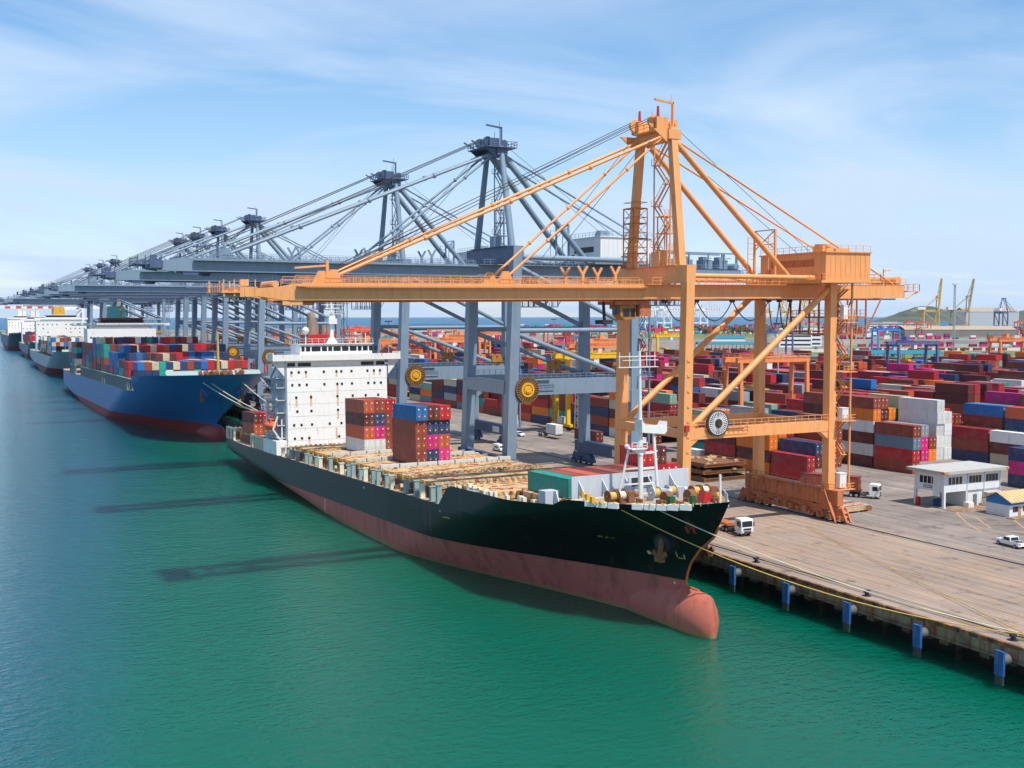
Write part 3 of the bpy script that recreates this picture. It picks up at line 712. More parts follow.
# ------------------------------------------------------------------ ships
def clamp(x, a=0., b=1.): return max(a, min(b, x))
def lerp(a, b, t): return a+(b-a)*t
def sstep(t): t = clamp(t); return t*t*(3-2*t)
def interp(x, pts):
    if x <= pts[0][0]: return pts[0][1]
    for (a, p), (b, q) in zip(pts[:-1], pts[1:]):
        if x <= b: return lerp(p, q, (x-a)/(b-a))
    return pts[-1][1]
class Hull:
    """local frame: x to starboard, y aft from the stem, z above the top of the red boot paint"""
    def __init__(s, L, B, hd, hf, wl, stem, ent, top, bulb, transom=.84, foc=26, pw=(2.4, .65)):
        s.pw = pw
        s.L, s.B, s.hd, s.hf, s.wl, s.stem, s.ent, s.top, s.bulb, s.transom, s.foc = L, B, hd, hf, wl, stem, ent, top, bulb, transom, foc
    def sb(s, h): return interp(h, s.stem)
    def se(s, h): return s.L-max(0, (2.0-h))*7.0*s.L/212
    def hb(s, y, h):
        w = clamp((h-s.wl)/(s.hf-s.wl)); R = lerp(s.ent[0], s.ent[1], w**.8); t = clamp((y-s.sb(h))/R)
        F0 = .5*t+.5*sstep(t); F1 = (1-(1-t)**s.pw[0])**s.pw[1]; F = lerp(F0, F1, w**1.2)
        Ra = lerp(75, 45, clamp((h+5)/8)); tt = clamp((s.se(h)-y)/Ra); wt = sstep((h+4.5)/8)
        g0 = 1-(1-tt)**2; Gt = lerp(g0, s.transom+(1-s.transom)*g0, wt)
        return s.B*F*Gt
    def build(s, name, mat, parent):
        m = MB(); hk = s.wl-3.0; NU, NV = 56, 16
        us = [(i/NU) for i in range(NU+1)]; us = [u**1.5*.55+u*.45 for u in us]
        def grid(fn, nu, nv):
            for sg in (-1, 1):
                q = []
                for i in range(nu+1):
                    for j in range(nv+1):
                        b, y, h = fn(i, j); q.append((sg*b, y, h))
                fs = [(i*(nv+1)+j, (i+1)*(nv+1)+j, (i+1)*(nv+1)+j+1, i*(nv+1)+j+1) for i in range(nu) for j in range(nv)]
                if sg > 0: fs = [f[::-1] for f in fs]
                m.add(q, fs)
        def low(i, j):
            h = lerp(hk, s.hd, j/NV); y = lerp(s.sb(h), s.se(h), us[i]); return s.hb(y, h), y, h
        grid(low, NU, NV)
        yt = s.top[-1][0]; NU2, NV2 = 40, 6
        def up(i, j):
            u = (i/NU2); u = u**1.4*.6+u*.4; y0 = u*yt; h = s.hd+(interp(y0, s.top)-s.hd)*j/NV2
            sb = s.sb(h); y = sb+(yt-sb)*u; return s.hb(y, h), y, h
        grid(up, NU2, NV2)
        # transom
        q = []
        for j in range(NV+1):
            h = lerp(hk, s.hd, j/NV); y = s.se(h); b = s.hb(y, h); q += [(-b, y, h), (b, y, h)]
        m.add(q, [(2*j, 2*j+1, 2*j+3, 2*j+2) for j in range(NV)])
        # bulb
        if s.bulb:
            t0, y1, zc, rh, rw = s.bulb; n = 16; rows = 12; q = []
            for i in range(rows+1):
                d = (i/rows)**1.8; y = t0+(y1-t0)*d; k = max(.02, 1-(1-min(1, (y-t0)/6.0))**3.2)**.5
                for a in range(n):
                    t = 2*math.pi*a/n; cz = math.sin(t); q.append((rw*k*math.cos(t)*(1-.18*max(0, cz)), y+.5*(cz*cz if i < 4 else 0), zc+rh*(k*.16+.84)*cz))
            fs = [(i*n+a, i*n+(a+1) % n, (i+1)*n+(a+1) % n, (i+1)*n+a) for i in range(rows) for a in range(n)]+[tuple(range(n))[::-1]]
            m.add(q, [f[::-1] for f in fs])
        return m.build(name, mat, parent)
    def deck(s, y0, y1, h, n=20, inset=.03):
        m = MB(); q = []
        for i in range(n+1):
            y = lerp(y0, y1, i/n); hh = h(y) if callable(h) else h
            b = max(.05, s.hb(max(y, s.sb(hh)+.05), hh)-inset); q += [(-b, max(y, s.sb(hh)+.06), hh), (b, max(y, s.sb(hh)+.06), hh)]
        m.add(q, [(2*i, 2*i+1, 2*i+3, 2*i+2) for i in range(n)]); return m

def hull_paint(name, top, slate, boot, patch=None, wlf=lambda: None, scum=None, rustk=.5):
    k = NT(name); P = k.n('ShaderNodeTexCoord').outputs['Object']; sp = k.n('ShaderNodeSeparateXYZ'); k.l(P, sp.inputs[0])
    a = k.noise(P, .12, 6, .62); st = k.noise(P, .45, 6, .68, stretch=(1, 1, .14)); f = k.noise(P, 1.4, 5, .6)
    c = k.mix(a, lin(slate), tuple(x*.72 for x in lin(slate)[:3])+(1,))
    if patch:
        pm = k.math('MULTIPLY', k.ramp(k.math('ADD', k.math('DIVIDE', sp.outputs[1], 100.0), k.math('MULTIPLY', a, .02)), patch[0]-.02, patch[0]+.01, (1, 1, 1, 1), (0, 0, 0, 1)),
                    k.ramp(k.math('DIVIDE', k.math('SUBTRACT', sp.outputs[2], k.math('MULTIPLY', k.math('POWER', k.math('ABSOLUTE', k.math('SUBTRACT', sp.outputs[1], 62.0)), 1.6), .012)), 20.0), patch[1], patch[1]+.02, (1, 1, 1, 1), (0, 0, 0, 1)))
        c = k.mix(pm, c, lin(top))
    c = k.mix(k.math('MULTIPLY', k.ramp(st, .60, .72), rustk), c, lin((112, 66, 44)))
    r = k.mix(a, lin(boot), tuple(min(1, x*.62) for x in lin(boot)[:3])+(1,))
    r = k.mix(k.math('MULTIPLY', k.ramp(st, .50, .68), .55), r, lin((92, 52, 46)))
    r = k.mix(k.math('MULTIPLY', k.ramp(f, .60, .72), .5), r, lin((150, 92, 70)))
    if scum:   # dried growth just above today's waterline, which is tilted against the hull
        hgt = k.math('ADD', sp.outputs[2], k.math('ADD', k.math('MULTIPLY', sp.outputs[1], -scum[1]), scum[0]))
        sc = k.ramp(k.math('ADD', k.math('DIVIDE', hgt, 10.0), k.math('MULTIPLY', f, .05)), .045, .085, (1, 1, 1, 1), (0, 0, 0, 1))
        r = k.mix(k.math('MULTIPLY', sc, .85), r, lin((142, 128, 88)))
        bw = k.ramp(k.math('DIVIDE', sp.outputs[1], 30.0), .22, .48, (1, 1, 1, 1), (0, 0, 0, 1))
        r = k.mix(k.math('MULTIPLY', k.math('MULTIPLY', bw, k.ramp(f, .40, .64)), .6), r, lin((206, 116, 70)))
    e = k.math('GREATER_THAN', k.math('ADD', sp.outputs[2], k.math('MULTIPLY', f, .12)), .05)
    c = k.mix(e, r, c)
    return k.out(c, k.mix(e, (.6, .6, .6, 1), (.42, .42, .42, 1)), 0, k.bump(a, .12, .4), .35)

deck_mat = paint('rusty_deck', (168, 148, 124), .8, .5, .72, .35)
hatch_mat = paint('rusty_hatch_paint', (204, 172, 126), .75, .55, .84, .22)
grime_steel = paint('rust_brown_steel', (128, 84, 50), .8, .5, .8, .6)
greywhite = paint('grey_white_paint', (204, 204, 200), .6, .35, .35, .5)
cream_paint = paint('cream_paint', (226, 220, 196), .55, .3, .22, .5)
greygreen_paint = paint('pale_grey_green_paint', (150, 168, 164), .55, .3, .2, .5)
lightgrey_paint = paint('light_grey_paint', (188, 194, 200), .55, .25, .22, .35)
super_white = paint('superstructure_white', (240, 238, 234), .5, .22, .52, .45)
rope_mat = plain('mooring_rope', (192, 158, 84), .8); rope_pale = plain('pale_rope', (206, 196, 176), .8)
lifeboat_mat = plain('lifeboat_orange', (236, 104, 58), .45)
green_paint = paint('green_paint', (24, 92, 52), .5, .2, .1)

bh = Hull(212, 16.3, 6.1, 12.0, -6.8,
          stem=[(-10, 10.5), (-7, 9.8), (-.9, 9.4), (.1, 9.4), (1.8, 8.8), (2.9, 8.1), (4.7, 6.4), (6.9, 3.3), (12, 0)], ent=(72, 26), pw=(1.28, 1.0),
          top=[(0, 12.0), (4, 11.3), (8, 10.95), (14, 10.75), (20.6, 10.9), (21.4, 9.85), (51.5, 9.7), (55.5, 6.15)], bulb=(3.2, 26, -4.6, 3.75, 2.25))
BT = rad(1.55)
SHIP = empty('container_ship', (90, 112, 1.77), (-BT, 0, rad(.75)), 'black container ship with red underside and white superstructure, moored nearest the camera', 'ship')
bhull_mat = hull_paint('black_hull_paint', (6, 8, 9), (27, 36, 41), (206, 112, 100), patch=(.80, .22), scum=(6.55, .027), rustk=.6)
hull = bh.build('hull', bhull_mat, SHIP)
m = MB(); m.path([(0, bh.sb(h)-.03, h) for h in (8.5, 6.9, 5.5, 4.7, 3.8, 2.9, 2.2, 1.2, .1, -.7)]+[(0, 8.2, -.78), (0, 6.6, -.86)], .16, 6); m.build('stem_bar', paint('bright_rust', (206, 104, 40), .8, .5, .5, .8), SHIP)
# decks
bh.deck(0.1, 21.2, lambda y: interp(y, bh.top)-.25, 16).build('forecastle_deck', deck_mat, SHIP)
m = bh.deck(21.2, 54, lambda y: interp(min(y, 51.5), bh.top)-1.2, 16); m.build('deck', deck_mat, SHIP)
bh.deck(52, 211.8, 6.05, 40).build('deck', deck_mat, SHIP)
m = MB()
bxs = [bh.hb(24, 9.0)-.2]
m.prism([(-bh.hb(21, 8.7)+2.0, 8.7), (bh.hb(21, 8.7)-2.0, 8.7), (bh.hb(21, 10.4)-1.2, 10.6), (-bh.hb(21, 10.4)+1.2, 10.6)], 21.2, 21.4, 1)
m.build('forecastle_bulkhead', cream_paint, SHIP)
m = MB()   # breakwater
bw0 = 22.6
m.prism([(-10.2, 9.0), (10.6, 9.0), (10.6, 13.6), (-10.2, 13.6)], bw0, bw0+.25, 1)
for x in range(-9, 11, 2): m.prism([(bw0-2.0, 10.9), (bw0, 10.9), (bw0, 13.0)], x-.08, x+.08, 0) if x % 4 == 3 else None
m.cb((1.8, bw0-.05, 12.1), (4.6, .2, 1.5))
bwk = m.build('breakwater', lightgrey_paint, SHIP)
m = MB(); m.bx(.0, 3.6, bw0-.2, bw0-.155, 11.5, 12.8); m.build('opening', dark_steel, bwk)
# hatches from bow to superstructure, aft hatches
bays = [(24.5, 10.05), (38.3, 9.6)]+[(60.2+14.1*i, 8.75) for i in range(6)]+[(170, 8.8), (184, 8.8), (197.6, 8.8)]
HT = {}
for i, (y, h) in enumerate(bays):
    wmax = min(bh.hb(y+1, 8.5), bh.hb(y+12, 8.5))-2.1
    base = 6.05 if y > 52 else 8.6
    cm = MB(); cm.bx(-wmax-.3, wmax+.3, y+.3, y+12.2, base, h-.9); cm.build('hatch_coaming', grime_steel, SHIP)
    npan = 3 if wmax > 9 else 2
    for p in range(npan):
        x0 = -wmax+2*wmax*p/npan; x1 = -wmax+2*wmax*(p+1)/npan
        m = MB(); m.bx(x0+.08, x1-.08, y+.1, y+12.3, h-.85, h)
        for xx in range(int((x1-x0)/1.22)+1):
            for yy in (y+.2, y+12.05): m.cb((x0+.3+xx*1.2, yy, h+.12), (.55, .4, .35))
        for j in range(5): m.bx(x0+.3, x1-.3, y+1.2+j*2.4, y+1.32+j*2.4, h, h+.05)
        m.build('hatch_cover', hatch_mat, SHIP)
    rr = random.Random(i+40)
    mk = MB(); mr = MB(); mg = MB()
    for q in range(26):
        x = rr.uniform(-wmax+.6, wmax-.6); yy = rr.uniform(y+.6, y+11.8)
        t = (mk, mr, mg)[q % 3]; t.cb((x, yy, h+.06), (rr.uniform(.4, 1.3), rr.uniform(.12, .4), .12))
    mk.build('lashing_gear', yellow_paint, SHIP)['kind'] = 'stuff'; mr.build('lashing_gear', red_paint, SHIP)['kind'] = 'stuff'; mg.build('lashing_gear', grime_steel, SHIP)['kind'] = 'stuff'
    # cross-deck with white boxes, dark lashing rods between the hatches
    m = MB()
    x = -wmax
    while x < wmax-2 and 72 < y < 106:
        w = rr.uniform(2.4, 4.4); m.bx(x, min(x+w-.28, wmax), y+12.75, y+13.4, base, h+.8); x += w
    if m.v: m.build('hatch_end_wall', greywhite, SHIP)
    if 52 < y < 128:
        m = MB(); x = -wmax+2
        while x < wmax: m.cb((x, y+12.7, base+(h-base)*.75), (.6, .12, .8)); x += rr.uniform(3.5, 5.5)
        m.build('fire_box', red_paint, SHIP)['kind'] = 'stuff'
    m = MB(); x = -wmax
    while x < wmax:
        m.cb((x, y+13.55, (base+h)/2-.2), (.5, .25, h-base)); m.cb((x+1.1, y+12.5, h-.4), (.9, .2, .5)); x += 2.5
    m.bx(-wmax, wmax, y+12.35, y+12.6, h-.5, h-.2); m.bx(-wmax, wmax, y+13.45, y+13.7, h-.3, h-.1)
    m.build('lashing_bridge', grime_steel, SHIP)
    HT[i] = h
# stanchions along both sides carrying the outboard containers
y = 36.0; i = 0; rs = random.Random(66)
while y < 149:
    for sg in (-1, 1):
        if rs.random() < .12: continue
        h0 = 6.05 if y > 54 else 8.55; ht = rs.uniform(-.5, .25)+ interp(y, [(36, 9.7), (66, 8.7), (150, 8.6)])
        b = bh.hb(y, h0+.1)-.75
        m = MB(); m.bx(sg*b-.42, sg*b+.42, y-.3, y+.3, h0, ht-.1); m.bx(sg*b-.6, sg*b+.6, y-.4, y+.4, ht-.1, ht+.05)
        m.prism([(y+.35, h0), (y+1.3, h0), (y+.35, h0+1.5)], sg*b-.12, sg*b+.12, 0)
        m.build('stanchion', greygreen_paint if (i % 4) else cream_paint, SHIP)
    y += 4.4 if i % 2 else 2.6; i += 1
m = MB(); n2 = MB(); rr = random.Random(8)
y = 56.0
while y < 150:
    for sg in (-1, 1):
        b = bh.hb(y, 6.1)
        m.beam((sg*(b-2.0), y, 6.05), (sg*(b-2.0), y, 8.7), .16); m.beam((sg*(b-2.0), y, 8.5), (sg*(b-2.0), y+2.2, 8.5), .14); m.beam((sg*(b-2.0), y, 7.4), (sg*(b-2.0), y+2.2, 7.4), .12)
        n2.cb((sg*(b-1.2), y+1.6, 6.4), (.5, .9, .7))
    y += 3.3
m.build('lashing_railing', yellow_paint, SHIP)['kind'] = 'stuff'
n2.build('deck_fittings', grime_steel, SHIP)['kind'] = 'stuff'
m = MB()
for i in range(34):
    y = 54+i*2.9
    m.cb((-bh.hb(y, 6.1)+rr.uniform(1.3, 2.6), y+rr.uniform(-.8, .8), 6.5), (rr.uniform(.3, .7), rr.uniform(.3, .9), rr.uniform(.5, 1.6)))
for i in range(14):
    y = 27+i*1.8
    m.cb((-bh.hb(y, 9)+rr.uniform(1.2, 2.8), y, 9.3), (rr.uniform(.3, .8), rr.uniform(.3, .9), rr.uniform(.6, 1.9)))
m.build('deck_fittings', cream_paint, SHIP)['kind'] = 'stuff'
m = MB(); b = bh.hb(25.5, 9.6)
m.bx(-b+1.0, -b+3.2, 25.6, 27.6, 8.6, 11.4); m.prism([(23.6, 8.7), (25.6, 8.7), (25.6, 11.4), (25.0, 11.4)], -b+2.4, -b+2.6, 0); m.build('deck_locker', lightgrey_paint, SHIP)
# forecastle gear
mt = empty('foremast', (-2.5, 16.5, 10.5)); mt.parent = SHIP
m = MB(); m.tube((0, 0, 0), (0, 0, 11.5), .38, 10, .34); m.tube((0, 0, 11.5), (0, 0, 21.0), .28, 10, .18); m.build('mast_pole', white_paint, mt)
m = MB(); m.tube((2.3, -1.0, 0), (2.0, -.4, 9.6), .22, 8); m.tube((-3.2, 1.2, -.2), (-1.6, .4, 7.6), .17, 8)
for z in (2.2, 4.4, 6.6): m.beam((0, 0, z), (2.2, -.6, z+.1), .3); m.beam((-2.7+z*.18, .9, z), (0, 0, z+.1), .2)
m.build('mast_strut', white_paint, mt)
m = MB(); m.prism([(-.3, 9.6), (3.6, 9.2), (4.0, 9.6), (4.0, 11.0), (3.9, 11.0), (3.6, 10.4), (.5, 10.4), (-.3, 11.4)], -.9, .9, 1); m.build('radar_platform', white_paint, mt)
m = MB(); m.bx(-1.9, .7, -.7, .7, 7.2, 7.35); m.rail((-1.9, -.7, 7.3), (.7, -.7, 7.3), .9, .8, .08); m.prism([(-1.4, 7.2), (.6, 7.2), (.1, 6.2)], -.4, .4, 1); m.sphere((-2.3, 0, 7.7), .35)
m.build('light_platform', white_paint, mt)
m = MB()
for z in (18.8, 20.3): m.beam((-3.6, 0, z), (2.8, 0, z), .12)
for x in (-3.4, -1.7, 1.2, 2.6): m.beam((x, 0, 18.8), (x, 0, 20.9), .09)
m.beam((-3.4, -.8, 18.8), (2.6, -.8, 18.8), .09); m.beam((-3.4, -.8, 19.8), (2.6, -.8, 19.8), .09); m.beam((0, 0, 20), (0, 0, 22), .06)
m.build('yardarm', white_paint, mt)
def winch(x, y, z, drums, parent):
    w = empty('mooring_winch', (x, y, z)); w.parent = parent
    m = MB(); wd = 1.55*drums+1.2; m.tube((-wd/2, 0, 1.1), (wd/2, 0, 1.1), .16, 8); m.cb((wd/2-.3, .2, .8), (1.0, 1.3, 1.5)); m.tube((wd/2+.3, 0, 1.1), (wd/2+.9, 0, 1.1), .42, 10)
    for d in range(drums):
        x0 = -wd/2+.3+d*1.55
        for xx in (x0, x0+1.25): m.tube((xx-.06, 0, 1.1), (xx+.06, 0, 1.1), .88, 14)
        m.cb((x0+.6, .3, .2), (1.4, 1.6, .4))
    m.build('frame', grime_steel if drums > 1 else lightgrey_paint, w)
    for d in range(drums):
        x0 = -wd/2+.3+d*1.55; q = MB(); q.tube((x0+.08, 0, 1.1), (x0+1.17, 0, 1.1), .62, 14); q.build('rope_drum', rope_mat if d % 2 == 0 else rope_pale, w)
    return w
winch(-7.2, 15.0, 10.5, 2, SHIP); winch(5.6, 13.0, 10.5, 2, SHIP); winch(-.9, 14.6, 10.5, 1, SHIP); winch(2.4, 15.4, 10.5, 1, SHIP)
for sg in (-1, 1):
    m = MB(); m.tube((sg*2.0, 8.2, 10.7), (sg*2.0, 10.6, 11.2), .55, 10); m.tube((sg*2.0-.5, 11, 11.3), (sg*2.0+.5, 11, 11.3), 1.0, 14); m.cb((sg*2.0, 10.8, 10.8), (1.8, 1.2, .7)); m.build('windlass', grime_steel, SHIP)
    for i in range(4):
        y = 6.6+i*2.6; x = min(3.0+i*1.5, bh.hb(y, 10.7)-.8)
        m = MB(); m.tube((sg*x, y-.4, 10.5), (sg*x, y-.4, 11.5), .28, 8); m.tube((sg*x, y+.4, 10.5), (sg*x, y+.4, 11.5), .28, 8); m.cb((sg*x, y, 10.6), (.8, 1.7, .2)); m.build('bitts', grime_steel, SHIP)

m = MB(); m.tube((-.2, 7.6, 10.75), (-.2, 7.6, 11.95), .45, 10); m.cb((-2.6, 9.2, 11.35), (.9, .8, 1.0)); m.build('mushroom_vent', green_paint, SHIP)
m = MB(); m.prism([(1.5, 10.85), (3.1, 10.85), (2.8, 12.05), (1.9, 12.45)], 7.4, 8.8, 1); m.build('chain_stopper', red_paint, SHIP)
m = MB(); m.tube((1.0, 3.2, 10.95), (1.0, 3.2, 15.2), .16, 8); m.build('jackstaff', white_paint, SHIP)
m = MB(); rr = random.Random(3)
for i in range(15):
    y = rr.uniform(2.5, 19); b = bh.hb(y, 11.6)-.7; x = rr.choice((-b, b, rr.uniform(-b, b))); m.cb((x, y, interp(y, bh.top)+.05), (rr.uniform(.4, 1.1), rr.uniform(.3, .6), rr.uniform(.25, .5)))
for i in range(8): y = 16+i*.9; m.cb((-bh.hb(19, 11)+1.2+i*.3, y, 11.2), (.5, .5, .9)) if i % 3 == 0 else None
m.build('bollard_cap', yellow_paint, SHIP)['kind'] = 'stuff'
m = MB(); m2 = MB()
for i in range(11):                                      # tall rollers and rails round the bow
    a = i/10; y = .9+a*8; b = bh.hb(max(y, .3), 11.9)-.35; z = interp(y, bh.top)-.2
    m.beam((b, y, z), (b, y, z+1.3), .12); m.beam((-b, y, z), (-b, y, z+.5), .1)
    if i: m.beam((pb[0], pb[1], pb[2]+1.3), (b, y, z+1.3), .1); m.beam((pb[0], pb[1], pb[2]+.65), (b, y, z+.65), .08)
    pb = (b, y, z)
m.build('bow_railing', lightgrey_paint, SHIP)
# chocks, anchors, painted marks on the hull
def on_hull(H, y, h, sg=-1, out=.04):
    b = H.hb(y, h); return Vector((sg*(b+out), y, h))
def hull_patch(H, y, h, dy, dh, sg=-1, out=.035):
    p = [on_hull(H, y+a*dy, h+b*dh, sg, out) for a, b in ((-.5, -.5), (.5, -.5), (.5, .5), (-.5, .5))]
    q = [v+Vector((-sg*.1, 0, 0)) for v in p]
    m = MB(); m.add(p+q, [(0, 1, 2, 3), (7, 6, 5, 4), (0, 4, 5, 1), (1, 5, 6, 2), (2, 6, 7, 3), (3, 7, 4, 0)]); return m
for (y, n) in ((15.3, 3), (9.2, 3), (5.6, 2)):
    for sg in (-1, 1):
        m = MB()
        for i in range(n):
            yy = y-(n-1)*.75+i*1.5; b = bh.hb(yy, interp(yy, bh.top)); z = interp(yy, bh.top); m.beam((sg*(b-.2), yy-.62, z-.25), (sg*(bh.hb(yy+1.24, z)-.2), yy+.62, z-.25), .6, .75)
        f = m.build('fairlead', white_paint, SHIP)
        m = MB()
        for i in range(n):
            yy = y-(n-1)*.75+i*1.5; m.cb((sg*(bh.hb(yy, interp(yy, bh.top))+.02), yy, interp(yy, bh.top)+.16), (.5, .7, .14))
        m.build('roller', yellow_paint, f)
for sg in (-1, 1):
    p = on_hull(bh, 10.6, 5.6, sg, -.6)
    an = empty('anchor', p); an.parent = SHIP
    m = MB(); d = Vector((sg*.95, -.25, -.25)).normalized(); m.tube(-d*.8, d*1.7, 1.75, 18, 1.55); m.build('hawse_pipe', paint('hull_black_paint', (22, 28, 36), .4, .2, .2), an)
    m = MB(); m.tube(d*1.68, d*1.75, 1.2, 16); m.build('hawse_hole', dark_steel, an)
    c = d*1.9
    m = MB(); m.beam(c+Vector((0, 0, .9)), c+Vector((sg*.5, -.2, -1.9)), .5); q = c+Vector((sg*.5, -.2, -1.9))
    m.beam(q+Vector((0, -1.4, 1.0)), q, .35, .7); m.beam(q+Vector((0, 1.4, 1.0)), q, .35, .7); m.cb(q, (.7, 1.6, .6))
    m.build('anchor_head', grime_steel, an)
for (y, h, dy, dh) in ((19.0, 4.9, .6, .22), (19.9, 4.95, .5, .2), (20.9, 5.0, .7, .2), (15.0, 4.7, .7, .2), (15.9, 4.75, .6, .2), (14.6, 3.3, .5, .5), (13.9, 3.25, .35, .4), (9.6, 3.1, 1.1, .14), (9.1, 3.4, .14, .6), (10.2, 3.6, .14, .8),
                        (52, 4.3, 1.6, .16), (53.4, 4.2, .9, .14), (55, 5.0, .5, .3), (91, 4.9, .6, .35), (6.6, 7.6, .3, .9), (5.7, 7.6, .3, .9)):
    hull_patch(bh, y, h, dy, dh).build('painted_mark', red_paint if h > 7 else (rope_pale if dh > .3 else rope_mat), hull)
for i in range(7): hull_patch(bh, 11.4, -.6-i*.55, .22, .26).build('draft_mark', white_paint, hull)
for i in range(7): hull_patch(bh, 115, -.5-i*.45, .5, .22).build('draft_mark', white_paint, hull)

# superstructure
SU = empty('superstructure', (0, 152, 6.05)); SU.parent = SHIP
def sxz(u, v):  # zoomed photograph grid -> metres on the front face
    return -13.1+(u-203)/(800-203)*26.2, (720-v)/(720-285)*20.0+1.0
m = MB(); m.bx(-13.1, 13.1, 0, 13.5, 0, 21.2); body = m.build('front_block', super_white, SU)
m = MB(); m.bx(-13.3, -13.101, .5, 13.2, 0, 21.0)
for z in (3.8, 6.9, 10.0, 13.1, 16.2, 18.6): m.bx(-15.4, -13.3, 1.2, 13.4, z, z+.2); m.rail((-15.35, 1.2, z+.2), (-15.35, 13.4, z+.2), 1.0, 1.5, .08); m.beam((-15.2, 1.6 if z % 2 > 1 else 7, z), (-15.2, 7 if z % 2 > 1 else 1.6, z+3.1), .5, .15)
m.build('side_galleries', lightgrey_paint, SU)
rows = [(305, [230, 272, 313, 418, 493, 522, 583, 680, 720, 758]), (373, [233, 274, 317, 420, 497, 524, 585, 684, 722, 762]), (440, [254, 340, 496, 588, 667, 744]),
        (515, [259, 341, 498]), (588, [239, 282, 343, 447, 517]), (660, [242, 283, 325, 502])]
for v, us in rows:
    for u in us:
        x, z = sxz(u, v); q = MB(); q.bx(x-.28, x+.28, -.06, -.002, z-.3, z+.3); q.build('window', glass_dark, body)
k = NT('rust_streak'); P = k.n('ShaderNodeTexCoord').outputs['Object']; a = k.noise(P, 1.6, 5, .7, stretch=(3, 1, .4))
streak_mat = k.out(k.mix(k.ramp(a, .3, .6), lin((236, 228, 212)), lin((204, 146, 74))), .7)
m = MB()
for z in (3.2, 6.2, 9.2, 12.2, 15.2, 18.2): m.bx(-13.1, 13.1, -.03, -.001, z, z+.07)
m.build('weld_seam', greywhite, body)['kind'] = 'stuff'
for u, v, l in ((255, 465, 2.0), (340, 455, 2.6), (497, 395, 2.8), (497, 460, 2.4), (498, 540, 2.0), (487, 640, 2.6), (325, 683, 1.4), (228, 318, .9), (313, 320, 1.2), (668, 455, 1.2), (493, 318, 1.2), (720, 318, 1.0), (757, 316, 1.2)):
    x, z = sxz(u, v); q = MB(); q.bx(x-.22, x+.26, -.012, -.001, z-l*.6, z+l*.5); q.build('rust_streak', streak_mat, body)
m = MB(); m.bx(-16.3, -13.6, -.8, 11, 0, 3.4); m.bx(13.6, 16, -.8, 11, 0, 3); m.build('side_house', super_white, SU)
m = MB(); m.bx(-13.0, 13.0, 1.2, 11, 21.10, 22.90); m.build('under_bridge', super_white, SU)
for x0, x1 in ((-12.6, -10.6), (-9.9, -6.6), (6.6, 10.0), (10.6, 13.0)):
    q = MB(); q.bx(x0, x1, 1.14, 1.198, 21.50, 22.40); q.build('window', glass_dark, SU)
m = MB()
m.bx(-16.7, 16.7, -.6, 4.4, 22.90, 24.40)
for sg in (-1, 1): m.prism([(sg*13.6, 19.10), (sg*13.6, 22.90), (sg*16.6, 22.90), (sg*16.4, 22.40)], .3, .6, 1); m.bx(sg*16.7-.3*(sg > 0), sg*16.7+.3*(sg < 0), -.6, 4.4, 24.40, 24.90)
m.build('bridge_wing', super_white, SU)
m = MB(); m.bx(-9.4, 9.4, .6, 8.6, 24.40, 26.90); m.bx(-9.8, 9.8, .2, 9, 26.90, 27.12); m.rail((-9.6, .3, 27.10), (9.6, .3, 27.10), 1.2, 1.6, .08); m.rail((-9.6, .3, 27.10), (-9.6, 9, 27.10), 1.2, 1.6, .08)
wh = m.build('wheelhouse', super_white, SU)
x = -9.1
for w in (.8, 1.1, 2.3, 1.3, 1.0, 1.9, 1.7, 1.8, 1.0, 1.3, 1.0, .9):
    q = MB(); q.bx(x, x+w, .54, .598, 25.20, 26.40); q.build('window', glass_dark, wh); x += w+.35
m = MB(); m.tube((0, 4.2, 27.10), (0, 4.2, 34.50), .55, 10, .4); m.tube((0, 4.2, 27.10), (0, 4.2, 28.70), 1.5, 12, .6); m.tube((0, 4.2, 34.50), (0, 4.2, 39.00), .28, 8, .14)
m.bx(-2.2, 2.2, 3.4, 5, 34.50, 34.65); m.rail((-2.2, 3.4, 34.60), (2.2, 3.4, 34.60), 1.1, .9, .08); m.bx(-1.1, 1.1, 3.0, 3.4, 32.00, 33.30); m.beam((-2.6, 4.2, 36.90), (2.6, 4.2, 36.90), .14)
m.beam((-2.0, 3.2, 35.90), (1.9, 3.2, 36.00), .25); m.cb((0, 4.2, 33.70), (1.6, 1.6, .9))
m.build('radar_mast', white_paint, SU)
m = MB(); m.tube((-7.2, 3, 27.10), (-7.2, 3, 29.90), .14, 8); m.sphere((-7.2, 3, 30.40), .9, 10, 7); m.tube((8.6, 3, 27.10), (8.6, 3, 29.70), .1, 6); m.tube((6.0, 3, 27.10), (6.0, 3, 28.70), .1, 6)
m.build('antenna_dome', white_paint, SU)
m = MB(); m.bx(-5.8, 6.4, 12, 19, 0, 31); fu = m.build('funnel', paint('funnel_red', (196, 26, 30), .45, .2, .1), SHIP); fu.location = (0, 152, 6.05); fu.scale = (.62, 1, .95)
m = MB(); m.tube((-1.6, 15, 28), (-1.6, 15, 33.5), 1.5, 12, 1.3); m.tube((-1.6, 15, 33.5), (-2.3, 15, 35.2), 1.3, 12, 1.0)
for x, r in ((1.4, .5), (2.6, .4), (3.4, .3)): m.tube((x, 15, 28), (x, 15, 32), r, 8)
m.build('exhaust_pipe', paint('sooty_steel', (146, 128, 106), .6, .5, .5), SU)
